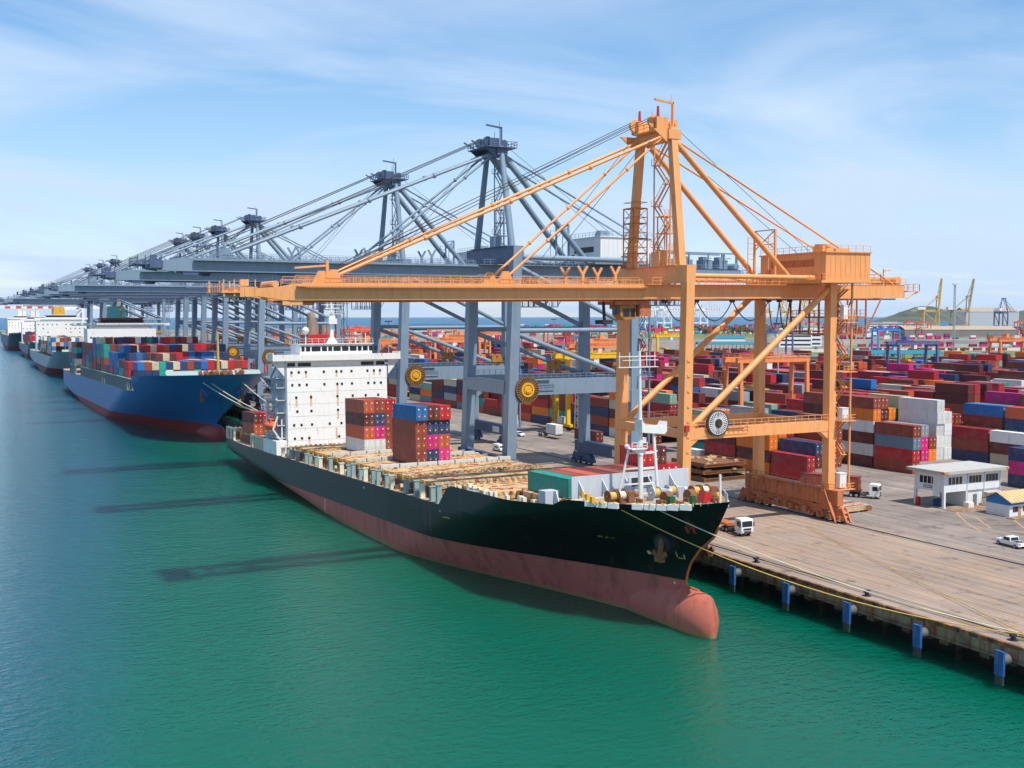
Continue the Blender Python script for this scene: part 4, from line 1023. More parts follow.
# poop: white frames at the deck edge, davit
m = MB()
for y0, y1 in ((166, 176), (200, 208)):
    b = bh.hb(y0, 6.2)-.4
    for y in ([y0, y0+2.5, y0+5, y0+7.5, y1] if y0 < 190 else [y0, y0+4, y1]): m.bx(-b-.2, -b+.4, y-.25, y+.25, 6.05, 9.4); m.bx(b-.4, b+.2, y-.25, y+.25, 6.05, 9.4)
    m.bx(-b-.2, -b+.4, y0, y1, 9.1, 9.6); m.bx(b-.4, b+.2, y0, y1, 9.1, 9.6)
m.build('side_frame', cream_paint, SHIP)
m = MB(); m.beam((-14.8, 163.5, 6), (-14.8, 163.5, 19.6), .7); m.beam((-14.8, 163.5, 19.3), (-14.8, 158, 19.3), .6); m.build('provision_crane', white_paint, SHIP)
m = MB()
for y in (153.5, 160.0): m.beam((-14.2, y, 9), (-16.4, y, 12.2), .35); m.beam((-16.4, y, 12.2), (-15.2, y, 15.4), .35); m.beam((-14.2, y, 9), (-14.2, y, 14.6), .3)
m.build('davit', white_paint, SHIP)
m = bh.deck(176, 211, 6.9, 6, .6); 
# things carried by the ship
bpy.context.view_layer.update()
SM = Matrix.LocRotScale(SHIP.location, SHIP.rotation_euler, None)
m = MB(); m.sphere((0, 0, 0), 1.0, 12, 8, (1.45, 3.6, 1.25)); lb = m.build('lifeboat', lifeboat_mat); lb.matrix_world = SM @ Matrix.Translation((-15.9, 157, 13.0))
tag(lb, 'orange enclosed lifeboat hanging in white davits beside the white superstructure', 'lifeboat')
m = MB(); m.bx(-.8, .8, -2.2, .2, .9, 1.75); m.build('canopy', lifeboat_mat, lb)
m = MB(); m.bx(-.82, -.801, -1.8, -.3, 1.2, 1.5); m.bx(-.5, .5, -2.22, -2.201, 1.2, 1.5); m.build('window', glass_dark, lb)
def sworld(x, y, z): return SM @ Vector((x, y, z))
def rope(a, b, sag, r, mat, label, grp=None, n=18):
    a = Vector(a); b = Vector(b); m = MB(); pts = []
    for i in range(n+1):
        t = i/n; p = a.lerp(b, t); p.z -= sag*4*t*(1-t); pts.append(p)
    m.path(pts, r, 6); return tag(m.build('mooring_rope', mat), label, 'rope', grp)
p1 = SM @ on_hull(bh, 13.4, 9.9, -1, .3); p2 = SM @ on_hull(bh, 8.4, 10.2, -1, .3)
rope(p1, (112.4, 85.5, .35), 2.6, .075, rope_mat, 'yellow mooring rope from the side fairlead of the black bow, lower of the two')
rope(p2, (112.4, 86.2, .4), 1.4, .07, rope_pale, 'pale mooring rope from the front fairlead of the black bow, upper of the two')
rope((112.4, 85.2, .35), (136, 148, .35), .02, .06, rope_mat, 'yellow rope lying diagonally across the apron towards the orange crane', n=10)
rope((110.8, 84, .3), (110.9, 130, .3), .02, .05, rope_mat, 'yellow rope lying straight along the quay edge', n=10)

# ---- other ships
def simple_ship(name, loc, trim, H, mat, label, deck_col, sup, foc_gear=True, boot=None):
    R = empty(name, loc, (-rad(trim), 0, 0), label, 'ship')
    H.build('hull', mat, R); H.deck(.2, H.top[2][0], lambda y: interp(y, H.top)-.3, 12).build('forecastle_deck', deck_col, R)
    H.deck(H.top[2][0]-2, H.L-.2, H.hd-.05, 24).build('deck', deck_col, R)
    (y0, y1, w, h, wing, mat_s) = sup
    s = empty('superstructure', (0, y0, H.hd)); s.parent = R
    m = MB(); m.bx(-w, w, 0, y1-y0, 0, h); b = m.build('front_block', super_white, s)
    m = MB(); m.bx(-wing, wing, -.4, 5, h+1.6, h+3.0); m.bx(-w*.8, w*.8, .6, 8, h, h+1.6); m.build('bridge_wing', super_white, s)
    m = MB(); m.bx(-w*.62, w*.62, .2, 9, h+3, h+5.2); m.bx(-w*.65, w*.65, -.1, 9.4, h+5.2, h+5.6); wv = m.build('wheelhouse', mat_s, s)
    q = MB(); q.bx(-w*.60, w*.60, .12, .198, h+3.5, h+4.6); q.build('window', glass_dark, wv)
    n = int(w/1.6)
    rr = random.Random(int(w*10)+int(y0))
    for lv in range(int(h/3.4)):
        for i in range(n):
            if rr.random() < .62:
                x = -w*.9+1.8*w*i/(n-1); q = MB(); q.bx(x-.4, x+.4, -.07, -.002, 2+lv*3.2, 2.9+lv*3.2); q.build('window', glass_dark, b)
    m = MB(); m.tube((0, 5, h+5.6), (0, 5, h+15), .5, 8, .25); m.beam((-2.5, 5, h+11), (2.5, 5, h+11), .3); m.bx(-1.6, 1.6, 4, 6, h+9, h+9.2); m.build('radar_mast', rope_mat, s)
    m = MB(); m.prism([(-5, 0), (5, 0), (4, 14), (-4, 14)], y1-y0-8, y1-y0-1, 1); f = m.build('funnel', boot or white_paint, s); f.location = (0, 10, h-2)
    m = MB(); m.tube((0, 17.5, 0), (0, 17.5, 15), .55, 10, .3); fm = m.build('foremast', rope_mat, R); fm.location = (0, 0, interp(17, H.top)-.4)
    m = MB(); bw = H.hb(22, H.hf-1)*.86
    m.prism([(-bw, 0), (bw, 0), (bw*.94, 1.7), (-bw*.94, 1.7)], 26, 26.3, 1); m.prism([(22.0, -.1), (26, -.1), (26, 1.6)], -bw, bw, 0); w_ = m.build('breakwater', greygreen_paint, R); w_.location = (0, 0, interp(22, H.top)-.4)
    m = MB(); rr = random.Random(4)
    for i in range(8): m.tube((-7+i*2, 14+rr.random()*3, interp(15, H.top)+.3), (-6.2+i*2, 14+rr.random()*3, interp(15, H.top)+.6), 1.0, 10)
    m.build('mooring_winch', grime_steel, R)
    return R
bH = Hull(330, 23.0, 10.6, 18.5, -5.0, stem=[(-8, 26), (-5, 25), (0, 23), (4, 18), (10, 11), (18.5, 0)], ent=(110, 44), top=[(0, 18.2), (52, 16.4), (53, 16.4), (60, 10.7)], bulb=(15.8, 50, -3.2, 3.6, 3.0), transom=.9)
bhm = hull_paint('blue_hull_paint', (14, 98, 162), (10, 106, 170), (160, 54, 54), rustk=.12)
BS = simple_ship('container_ship', (83.5, 361, 0.2), .75, bH, bhm, 'bright blue container ship full of mixed containers, second from the camera', deck_mat, (240, 256, 17, 23, 24, paint('bridge_red_brown', (150, 60, 48), .5)), boot=paint('funnel_teal', (24, 96, 112), .5))
for sg in (-1, 1):
    m = MB(); p = on_hull(bH, 13, 12, sg, -.3); m.tube(p, p+Vector((sg*1.2, -.6, -.4)), 1.7, 12); m.build('hawse_pipe', paint('bright_blue_paint', (30, 96, 190), .5), BS)
    m = MB(); m.beam(p+Vector((sg*1.4, -.5, .3)), p+Vector((sg*1.9, -.5, -3.4)), 1.0, .8); m.build('anchor', grime_steel, BS)
m = MB()
for i in range(30):
    y = 64+i*7.2
    if 226 < y < 250: continue
    for sg in (-1, 1): b = bH.hb(y, 10.7)-.7; m.bx(sg*b-.3, sg*b+.3, y-.25, y+.25, 10.55, 15.0); m.bx(sg*b-.3, sg*b+.3, y-5, y-4.6, 10.55, 15.0); m.bx(sg*b-.4, sg*b+.4, y-7, y, 14.8, 15.1)
    b = bH.hb(y, 10.7)-1; m.bx(-b, b, y-.3, y+.3, 14.4, 15.0)
m.build('lashing_bridge', greygreen_paint, BS)
for i, (dx, dz) in enumerate(((-6, 0), (-4.5, .2), (3, .3), (9, .2))):
    a = BS.location+Vector((dx*1.4, 6.5+abs(dx)*.6, 16.4+dz)); rope(a, (110.5, 336-i*4, .4), 3.5, .13, rope_pale, 'pale mooring rope running from the blue bow down to the quay', 'mooring ropes of the blue ship')
gH = Hull(280, 20.0, 8.6, 13.5, -5.0, stem=[(-8, 14), (-5, 13), (0, 11), (4, 9), (13.5, 0)], ent=(100, 36), top=[(0, 13.4), (40, 12.4), (41, 12.4), (48, 8.7)], bulb=None, transom=.9)
ghm = hull_paint('grey_hull_paint', (140, 156, 162), (150, 166, 174), (122, 34, 40), rustk=.1)
GS = simple_ship('container_ship', (86.5, 768, 0.4), .2, gH, ghm, 'pale grey container ship with maroon underside, third from the camera', deck_mat, (190, 205, 19, 24, 20, white_paint), boot=yellow_paint)
dH = Hull(210, 15.0, 8.0, 12.5, -4.0, stem=[(-8, 10), (-4, 9), (0, 8), (12.5, 0)], ent=(70, 30), top=[(0, 12.4), (28, 11.4), (29, 11.4), (34, 8.1)], bulb=None, transom=.9)
DS = simple_ship('container_ship', (89, 1110, 0), 0, dH, hull_paint('navy_hull_paint', (30, 64, 104), (34, 74, 112), (120, 40, 44), rustk=.1), 'small dark blue container ship stacked with red containers, fourth from the camera', deck_mat, (150, 163, 14, 22, 15, white_paint))
eH = Hull(250, 18.0, 13.0, 17, -6.0, stem=[(-8, 10), (-4, 9), (0, 8), (17, 0)], ent=(70, 30), top=[(0, 16.8), (28, 16), (29, 16), (34, 13.1)], bulb=None, transom=.9)
ES = simple_ship('container_ship', (88, 1390, 0), 0, eH, hull_paint('dark_teal_hull_paint', (26, 52, 64), (28, 56, 66), (116, 36, 40), rustk=.1), 'dark teal ship with a white superstructure, farthest along the quay at the left edge', deck_mat, (60, 80, 17, 18, 17.5, white_paint))
# ------------------------------------------------------------------ containers
CC = dict(maroon=(98, 36, 34), brown=(140, 60, 42), rust=(186, 84, 52), red=(182, 28, 38), magenta=(206, 24, 116), orange=(232, 122, 26), navy=(38, 56, 96), blue=(24, 104, 168),
          grey=(150, 160, 166), white=(220, 220, 216), teal=(26, 150, 132), beige=(196, 184, 156), slate=(104, 132, 150), green=(24, 136, 76), darkred=(156, 30, 44), palegreen=(128, 170, 150))
NAMEC = dict(maroon='maroon', brown='brown', rust='rust-orange', red='bright red', magenta='magenta', orange='orange', navy='navy blue', blue='bright blue', grey='light grey', white='white', teal='teal green',
             beige='beige', slate='slate blue', green='green', darkred='dark red', palegreen='pale green')
CH = 2.9
k = NT('container_paint'); P = k.n('ShaderNodeTexCoord').outputs['Object']; oi = k.n('ShaderNodeObjectInfo')
off = k.n('ShaderNodeCombineXYZ'); k.l(k.math('MULTIPLY', oi.outputs['Random'], 60.), off.inputs[0]); k.l(k.math('MULTIPLY', oi.outputs['Random'], 33.), off.inputs[2])
vn = k.n('ShaderNodeVectorMath', operation='ADD'); k.l(P, vn.inputs[0]); k.l(off.outputs[0], vn.inputs[1]); V = vn.outputs[0]
a = k.noise(V, .5, 5, .6); r = k.noise(V, 1.5, 6, .7, stretch=(1, 1, .35)); st = k.noise(V, 1.2, 4, .6, stretch=(1, 1, .12))
base = oi.outputs['Color']
c = k.mix(k.math('MULTIPLY', k.ramp(a, .45, .75), .16), base, (.42, .36, .33, 1))
c = k.mix(k.math('MULTIPLY', k.ramp(st, .52, .72), .22), c, (.05, .04, .035, 1))
c = k.mix(k.math('MULTIPLY', k.ramp(r, .66, .74), .7), c, lin((116, 66, 40)))
cont_mat = k.out(c, .55)
k = NT('container_stack_paint'); at = k.n('ShaderNodeAttribute', attribute_name='Col'); P = k.n('ShaderNodeNewGeometry').outputs['Position']
a = k.noise(P, .3, 5, .65); c = k.mix(k.math('MULTIPLY', k.ramp(a, .5, .75), .35), at.outputs['Color'], (.10, .08, .07, 1))
stack_mat = k.out(c, .6)
placard = plain('placard_white', (226, 222, 212), .6); placard_y = plain('placard_yellow', (236, 186, 40), .6)
gal = plain('galvanised_bar', (164, 166, 168), .5)
def container_mesh(L, detail):
    w = 2.438; m = MB()
    if detail:
        def wall(fn, n, d):            # corrugated wall
            q = []
            for i in range(n):
                for t, e in ((0, 0), (.28, d), (.5, d), (.78, 0)): q.append((i+t)/n); 
            q.append(1.0); z0, z1 = .16, CH-.12; vs = []
            for i, t in enumerate(q):
                e = d if (i % 4) in (1, 2) and i < len(q)-1 else 0
                vs += [fn(t, e, z0), fn(t, e, z1)]
            m.add(vs, [(2*i, 2*i+2, 2*i+3, 2*i+1) for i in range(len(q)-1)])
        n = int(L/.56)
        wall(lambda t, e, z: (-w/2+.03+e, .12+t*(L-.24), z), n, .045)
        wall(lambda t, e, z: (w/2-.03-e, L-.12-t*(L-.24), z), n, .045)
        wall(lambda t, e, z: (w/2-.12-t*(w-.24), L-.03-e, z), 5, .045)
        m.bx(-w/2+.05, w/2-.05, .06, L-.08, CH-.1, CH-.04); m.bx(-w/2+.04, w/2-.04, .06, L-.06, .05, .16)
        m.bx(-w/2+.1, w/2-.1, .05, .1, .1, CH-.1)
        for x in (-1, 1):
            for y in (.06, L-.06): m.cb((x*(w/2-.06), y, CH/2), (.14, .14, CH-.02))
            m.cb((x*(w/2-.04), L/2, .09), (.1, L-.1, .17)); m.cb((x*(w/2-.04), L/2, CH-.07), (.1, L-.1, .13))
        for y in (.05, L-.05): m.cb((0, y, .1), (w-.2, .1, .18)); m.cb((0, y, CH-.08), (w-.2, .1, .15))
        for i in range(int(L/1.2)): m.bx(-w/2+.2, w/2-.2, .5+i*1.2, .95+i*1.2, CH-.04, CH-.015)
    else: m.bx(-w/2, w/2, 0, L, .02, CH-.01)
    return m.mesh('container_body', cont_mat, smooth=False)
def door_mesh():
    m = MB(); w = 2.438; x0, x1 = .04, w/2-.14
    m.bx(x0, x1, -.03, .045, .2, CH-.17)
    m.cur = 1
    m.cur = 0
    for x in (x0+.22, x1-.25): m.tube((x, -.055, .12), (x, -.055, CH-.1), .03, 5)
    m.cur = 1
    for x in (x0+.22, x1-.25): m.cb((x+.09, -.06, 1.25), (.22, .05, .05))
    m.cur = 2; m.bx(x0+.5, x0+.8, -.034, -.029, CH-.8, CH-.55)
    m.cur = 3; m.bx(x0+.42, x0+.68, -.034, -.0292, .75, 1.0)
    return m.mesh('container_door', [cont_mat, gal, placard, placard_y], smooth=False)
MESH = {(L, d): container_mesh(L, d) for L in (12.19, 6.06) for d in (True, False)}
DOOR = door_mesh(); DOORM = DOOR.copy(); 
for v in DOORM.vertices: v.co.x = -v.co.x
DOORM.flip_normals()
CANDS = []      # (matrix, length, colour name, label, group, priority distance)
def cand(M, L, col, label, group=None, exposed=True):
    p = M.translation; CANDS.append((M.copy(), L, col, label, group, (p-Vector((0, 0, 38))).length))
def spawn(M, L, col, label, group, dist):
    o = bpy.data.objects.new('shipping_container', MESH[(L, True)]); COL.objects.link(o); o.matrix_world = M
    rr = random.Random(hash((round(M.translation.x, 1), round(M.translation.y, 1), round(M.translation.z, 1)))); j = rr.uniform(.82, 1.12)
    c = tuple(min(1, x*j) for x in lin(CC[col])[:3])+(1,); o.color = c
    tag(o, label, 'container', group)
    if dist < 420:
        for me in (DOOR, DOORM):
            d = bpy.data.objects.new('door', me); COL.objects.link(d); d.parent = o; d.color = c
    return o

# ---- on the black ship: hand-placed blocks
TN = {1: 'bottom', 2: 'second', 3: 'third', 4: 'top'}
def shipbox(x, y, z, col, label, L=12.19, off=0): cand(SM @ Matrix.Translation((x, y+off, z)), L, col, label)
zb_ = HT[5]+.2
A = [['brown', 'brown', 'brown', 'blue'], ['navy', 'magenta', 'navy', 'maroon'], ['magenta', 'rust', 'navy', 'red']]
PN = ['left', 'middle', 'right']
A_y, B_y = 88.5, 116.7
for i, colm in enumerate(A):
    for t, c in enumerate(colm): shipbox(-5.0+i*2.52, A_y, 8.95+t*CH, c, f'{NAMEC[c]} container, {TN[t+1]} of the {PN[i]} column, front block on the black ship', off=-.5 if t == 3 else 0)
B = [['white', 'rust', 'maroon', 'rust'], ['white', 'magenta', 'navy', 'brown'], ['brown', 'brown', 'brown', 'red']]
for i, colm in enumerate(B):
    for t, c in enumerate(colm): shipbox(-5.2+i*2.52, B_y, 8.95+t*CH, c, f'{NAMEC[c]} container, {TN[t+1]} of the {PN[i]} column, block before the bridge')
for i in range(2):
    for t, c in enumerate((('rust', 'maroon'), ('brown', 'red'))[i]): shipbox(-13.0+i*2.52, 179.5, 8.95+t*CH, c, f'{NAMEC[c]} container, {("lower", "upper")[t]} of the {("left", "right")[i]} pair on the black ship stern')
for i, c in enumerate(['teal', 'brown', 'rust', 'maroon', 'brown', 'maroon', 'brown']):
    shipbox(-8.2+i*2.52, 24.8, 10.15, c, f'{NAMEC[c]} container, {ORD[i+1]} from the left in the row behind the grey breakwater')
for i, (c, d) in enumerate((('maroon', 'red'), ('red', 'maroon'))):
    if i < 2:
      for t, cc in enumerate((c, d)): shipbox(10.0+i*2.52, 32.6, 10.15+t*CH, cc, f'{NAMEC[cc]} container, {("lower", "upper")[t]} of the {PN[i*2]} short stack on the black bow', 6.06)
shipbox(14.94, 32.6, 10.15, 'red', 'bright red short container standing single at the quay side of the black bow', 6.06)

# ---- on the other ships
def ship_stack(R, H, y, base, hmax, hmin, cols, rnd, nm, bay, blk=1.0, skip=0, dh=None):
    M0 = Matrix.LocRotScale(R.location, R.rotation_euler, None)
    n = int((min(H.hb(y+1, H.hd+.1), H.hb(y+11, H.hd+.1))-.5)*2/2.52*blk); hs = []
    last = rnd.randint(hmin, hmax)
    for i in range(n):
        if rnd.random() < .3: last = rnd.randint(hmin, hmax)
        hs.append(last)
    for i in range(n):
        c = rnd.choice(cols)
        for t in range(hs[i]):
            if rnd.random() < .75: c = rnd.choice(cols)
            if not (t == hs[i]-1 or i == 0 or hs[i-1] <= t or t >= hs[i]-2 or (dh is not None and t >= dh)): continue
            x = -(n-1)/2*2.52+i*2.52
            cand(M0 @ Matrix.Translation((x, y, base+t*CH)), 12.19, c, f'{NAMEC[c]} container, {ORD[t+1]} tier, {ORD[i+1]} row from the water, {ORD[bay]} bay on the {nm}')
    return hs
rnd = random.Random(21)
blue_cols = ['brown', 'brown', 'navy', 'blue', 'beige', 'maroon', 'white', 'red', 'rust', 'blue', 'navy', 'red', 'maroon', 'beige', 'blue', 'teal']
dh = None
hts = [(2, 2), (3, 2), (3, 2), (4, 3), (4, 3), (2, 1), (4, 3), (5, 4), (5, 4), (3, 2), (5, 4), (5, 4)]
for b, (hi, lo) in enumerate(hts):
    y = 58+b*13.9
    if y+12.4 > 230: break
    ship_stack(BS, bH, y, 15.2, hi, lo, blue_cols, rnd, 'blue ship', b+1, dh=max(0, lo-1))
for b in range(3): ship_stack(BS, bH, 250+b*14.0, 15.2, 4, 2, blue_cols, rnd, 'blue ship', 20+b)
for b in range(10):
    y = 52+b*13.6
    if y < 175: ship_stack(GS, gH, y, 10.0, 4, 2, ['beige', 'white', 'grey', 'brown', 'maroon', 'blue', 'palegreen', 'beige'], rnd, 'grey ship', b+1)
for b in range(8): ship_stack(DS, dH, 36+b*13.6, 9.0, 4, 3, ['red', 'darkred', 'maroon', 'red', 'white', 'navy', 'brown'], rnd, 'navy ship', b+1)
for b in range(3): ship_stack(ES, eH, 90+b*13.6, 14.0, 2, 1, ['slate', 'navy', 'white'], rnd, 'teal ship', b+1)

# ---- yard: blocks of six rows, long sides parallel to the quay
YARD = ['maroon']*12+['brown']*9+['rust']*3+['red']*6+['darkred']*7+['magenta']*3+['orange']*3+['navy']*6+['blue']*3+['grey']*2+['white']*2+['teal']+['beige']*2+['slate']+['palegreen']
BAYN = 12.75
FIX = {}   # (block, bay, row) -> bottom-up colours
FIX[('F', 0, 0)] = ['brown', 'red', 'slate', 'brown']; FIX[('F', 0, 1)] = ['brown', 'magenta', 'magenta', 'grey']; FIX[('F', 0, 2)] = ['maroon', 'orange', 'brown']
FIX[('F', 0, 3)] = ['white']*6; FIX[('F', 0, 4)] = ['white']*5; FIX[('F', 0, 5)] = []
FIX[('F', 1, 0)] = ['maroon', 'white', 'maroon', 'white', 'orange', 'brown']; FIX[('F', 1, 1)] = ['maroon', 'brown', 'maroon', 'brown', 'maroon', 'brown']
FIX[('F', 1, 2)] = ['brown', 'maroon', 'red', 'maroon', 'orange']; FIX[('F', 1, 3)] = ['navy', 'brown', 'green', 'navy', 'green']
FIX[('E', 0, 0)] = ['red', 'darkred']; FIX[('E', 0, 1)] = ['magenta', 'maroon', 'navy']; FIX[('E', 0, 2)] = ['maroon', 'navy', 'brown']
FIX[('E', 1, 0)] = ['orange', 'maroon', 'orange', 'orange']; FIX[('E', 1, 1)] = ['brown', 'orange', 'green', 'orange']
FIX[('E', 2, 0)] = ['maroon', 'red', 'maroon']; FIX[('E', 2, 1)] = ['maroon', 'brown', 'maroon']
FIX[('G', 0, 0)] = ['navy', 'brown', 'darkred']; FIX[('G', 0, 1)] = ['maroon', 'red', 'maroon']
FIX[('F', -2, 0)] = []; FIX[('F', -2, 1)] = []
FIX[('G', -1, 0)] = ['beige', 'maroon', 'white']; FIX[('G', -1, 1)] = ['maroon', 'grey']
for q in range(6):
    FIX.setdefault(('E', 3, q), []); FIX.setdefault(('F', -1, q), [])
    for b in (5,): FIX.setdefault(('E', b, q), [])
    if q > 1: FIX.setdefault(('F', -2, q), [])
    FIX.setdefault(('E', 0, q), []) if q > 3 else None
FIX[('E', 6, 0)] = ['maroon', 'magenta']; FIX[('E', 6, 1)] = ['orange', 'maroon', 'brown']
FIX[('E', 9, 0)] = ['brown', 'navy', 'brown']; FIX[('E', 9, 2)] = ['navy', 'navy', 'navy']
ycfg = []
names = 'EFGHIJKLMNOPQRSTUVWXYZ'
for bi in range(22):
    nm = names[bi]; x0 = 174.5 if nm == 'E' else 205.5+31.5*(bi-1)
    y0 = {'E': 189.0, 'F': 187.0, 'G': 191.5}.get(nm, 190.0+(bi*7) % 12)
    ycfg.append((nm, x0, y0))
BLK = {n: (f'{ORD[i+1]} yard block inland' if i else 'yard block nearest the quay') for i, n in enumerate(names[:20])}
def vis(x, y):
    f = .460*x+.888*y; r = .888*x-.460*y
    return f > 60 and abs(r/f) < .72
REST = []
rnd = random.Random(77)
for bi, (nm, x00, y0) in enumerate(ycfg):
    x0 = x00
    for bay in range(-9, 56):
        y = y0+bay*BAYN; x0 = x00
        if bay >= 4: x0 = 186+31*bi
        if not vis(x0+6, y+6): 
            if not vis(x0, y+12) and not vis(x0+14, y): continue
        if y > 1150: continue
        d = math.hypot(x0, y)
        if nm == 'E' and bay < 0: continue
        if nm == 'F' and bay < -2: continue
        if bi > 1 and y < 100: continue
        if bi > 6 and (.46*x0+.888*y) > 640: continue       # the yard ends before the sheds
        bd = rnd.random(); base_h = 0 if bd < .03 else rnd.choice((4, 4, 5, 5, 6)) if d < 420 else rnd.choice((3, 4, 4, 5, 5))
        dom = rnd.choice(YARD)
        nr = 7 if bay >= 4 else 6; hs = []; colz = []
        for r in range(nr):
            if (nm, bay, r) in FIX: cs = FIX[(nm, bay, r)]
            else:
                h = max(0, min(6, base_h+rnd.choice((-2, -1, -1, 0, 0, 0, 0, 1)))) if base_h else 0
                cs = []
                for t in range(h): cs.append(dom if rnd.random() < .22 else rnd.choice(YARD))
            hs.append(len(cs)); colz.append(cs)
        for r in range(nr):
            for t, c in enumerate(colz[r]):
                top = t == hs[r]-1; left = r == 0 or hs[r-1] <= t
                x = x0+r*2.62; exposed = top or left or t >= hs[r]-2 or (bay % 1 == 0 and t >= 1)
                M = Matrix.Translation((x, y+rnd.uniform(-.15, .15), .0+t*CH))
                lb = f'{NAMEC[c]} container, {ORD[t+1]} tier, {ORD[r+1]} row, {ORD[max(0, bay+10)]} bay, {BLK.get(nm, "far yard block")}'
                if exposed: cand(M, 12.19, c, lb, 'stacked yard containers')
# loose boxes
for q in range(2):
    for t, c in enumerate(('navy', 'magenta', 'navy')): cand(Matrix.Translation((210.3+q*2.6, 152.2, t*CH)), 12.19, c, f'{NAMEC[c]} container, {("bottom", "middle", "top")[t]} of the {("front", "rear")[q]} stack at the right picture edge')
cand(Matrix.Translation((174.2, 228.5, 0)), 6.06, 'white', 'single white short container on the ground left of the tall red stack')
def sees(p):
    f = .460*p.x+.888*p.y; r = .888*p.x-.460*p.y; return f > 50 and abs(r/f) < .485
# far terminals: rows of boxes beyond the trees, on the way to the sea
rnd = random.Random(5)
def strip(px0, px1, D, dep, hmin, hmax, cols, gap=.1):
    th = rad(27.4); px = px0
    while px < px1:
        t = (px-512)/1100*D; step = rnd.uniform(12.6, 14)
        if rnd.random() > gap:
            for q in range(dep):
                d2 = D+q*6; r = (px-512)/1100*d2
                x = math.sin(th)*d2+math.cos(th)*r; y = math.cos(th)*d2-math.sin(th)*r
                for t in range(rnd.randint(hmin, hmax)):
                    CANDS.append((Matrix.Translation((x, y, t*CH)) @ Matrix.Rotation(-th-rad(60), 4, 'Z'), 12.19, rnd.choice(cols), '', None, 5000+D))
        px += step*1100/D
RED = ['red', 'darkred', 'red', 'maroon', 'rust', 'navy', 'blue', 'magenta', 'white', 'teal']
strip(835, 1060, 1300, 2, 1, 2, ['maroon', 'darkred', 'white', 'magenta', 'brown'], .15)
strip(835, 1060, 1160, 1, 1, 1, ['maroon', 'darkred', 'brown', 'brown', 'grey'], .25)
for D in (2150, 2400, 2700, 3000): strip(520 if D > 2300 else 600, 1060, D, 3, 1, 4, RED, .22)
for D in (1700, 1900): strip(840, 1060, D, 2, 1, 3, RED, .3)
for D in (1050, 1300, 1600, 1900): strip(300, 640, D, 3, 1, 4, RED+['beige', 'beige', 'brown', 'palegreen'], .25)
strip(815, 1060, 760, 2, 1, 3, ['navy', 'green', 'blue', 'maroon', 'brown', 'grey'], .45)
def inframe(c): return sees(c[0].translation) or sees(c[0] @ Vector((0, c[1], 0)))
CANDS.sort(key=lambda c: c[5]+(0 if inframe(c) else 100000))
for c in CANDS[:300]: spawn(*c)
m = MB(); cols = []
for M, L, col, lb, g, d in CANDS[300:]:
    w = 1.219; j = random.Random(round(d*977)).uniform(.8, 1.12)
    q = [M @ Vector(p) for p in ((-w, 0, .03), (w, 0, .03), (w, L, .03), (-w, L, .03), (-w, 0, CH-.04), (w, 0, CH-.04), (w, L, CH-.04), (-w, L, CH-.04))]
    m.add(q, [(4, 5, 6, 7), (0, 1, 5, 4), (1, 2, 6, 5), (2, 3, 7, 6), (3, 0, 4, 7)])
    cols += [tuple(min(1, x*j) for x in lin(CC[col])[:3])+(1,)]*20
o = m.build('stacked_containers', stack_mat, smooth=False)
ca = o.data.color_attributes.new('Col', 'FLOAT_COLOR', 'CORNER'); ca.data.foreach_set('color', [x for c in cols for x in c])
tag(o, 'mass of mixed colour containers filling the yard and far ships beyond the nearest stacks', 'containers', None, 'stuff')
print('containers', len(CANDS))
# ------------------------------------------------------------------ quay furniture
fender_blue = paint('fender_blue', (34, 96, 160), .65, .8, .6, 1.1)
rubber = plain('black_rubber', (30, 30, 30), .8)
m = MB(); m.bx(-.13, .13, -.55, .55, -3.3, -.45)
for z in (-1.2, -2.0, -2.8): m.bx(-.16, -.13, -.56, .56, z, z+.08)
for y in (-.55, .55): m.bx(-.18, .18, y-.05, y+.05, -3.3, -.45)
fpanel = m.mesh('fender_panel', fender_blue)
m = MB(); m.tube((.2, 0, -1.6), (2.2, 0, -1.6), .62, 14, .72); m.tube((2.1, 0, -1.6), (2.35, 0, -1.6), .95, 14); fcone = m.mesh('fender_cone', plain('weathered_rubber', (92, 90, 88), .7))
m = MB(); m.bx(-.12, .12, -.54, .54, -4.4, -3.3); flow = m.mesh('lower_board', paint('weedy_board', (58, 66, 62), .8, .6, .4, .9))
ys = [60+12*i for i in range(9)]+[324, 336, 348, 360]
fl = {60: 'at the right edge of the picture', 156: 'behind the black bow'}
vis_f = [y for y in ys]
for i, y in enumerate(vis_f):
    r = bpy.data.objects.new('quay_fender', fpanel); COL.objects.link(r); r.location = (106.6, y+.2, 0)
    c = bpy.data.objects.new('rubber_cone', fcone); COL.objects.link(c); c.parent = r
    c = bpy.data.objects.new('lower_board', flow); COL.objects.link(c); c.parent = r
    n = i-1
    if y > 300: tag(r, 'blue fender panel on the quay wall between the two ships', 'fender', 'quay fenders')
    else: tag(r, f'blue fender panel on the quay wall, {ORD[max(1, n)]} from the right edge' if n > 1 else ('blue fender panel on the quay wall at the right edge' if n == 1 else 'blue fender panel on the quay wall, nearest the camera'), 'fender', 'quay fenders')
m = MB(); m.tube((0, 0, 0), (0, 0, .5), .34, 12, .26); m.tube((0, 0, .5), (0, 0, .75), .46, 12, .4); m.tube((0, 0, 0), (0, 0, .06), .6, 12); m.beam((0, 0, .6), (-.55, 0, .7), .25)
bm_ = m.mesh('bollard', plain('bollard_black', (40, 36, 36), .6))
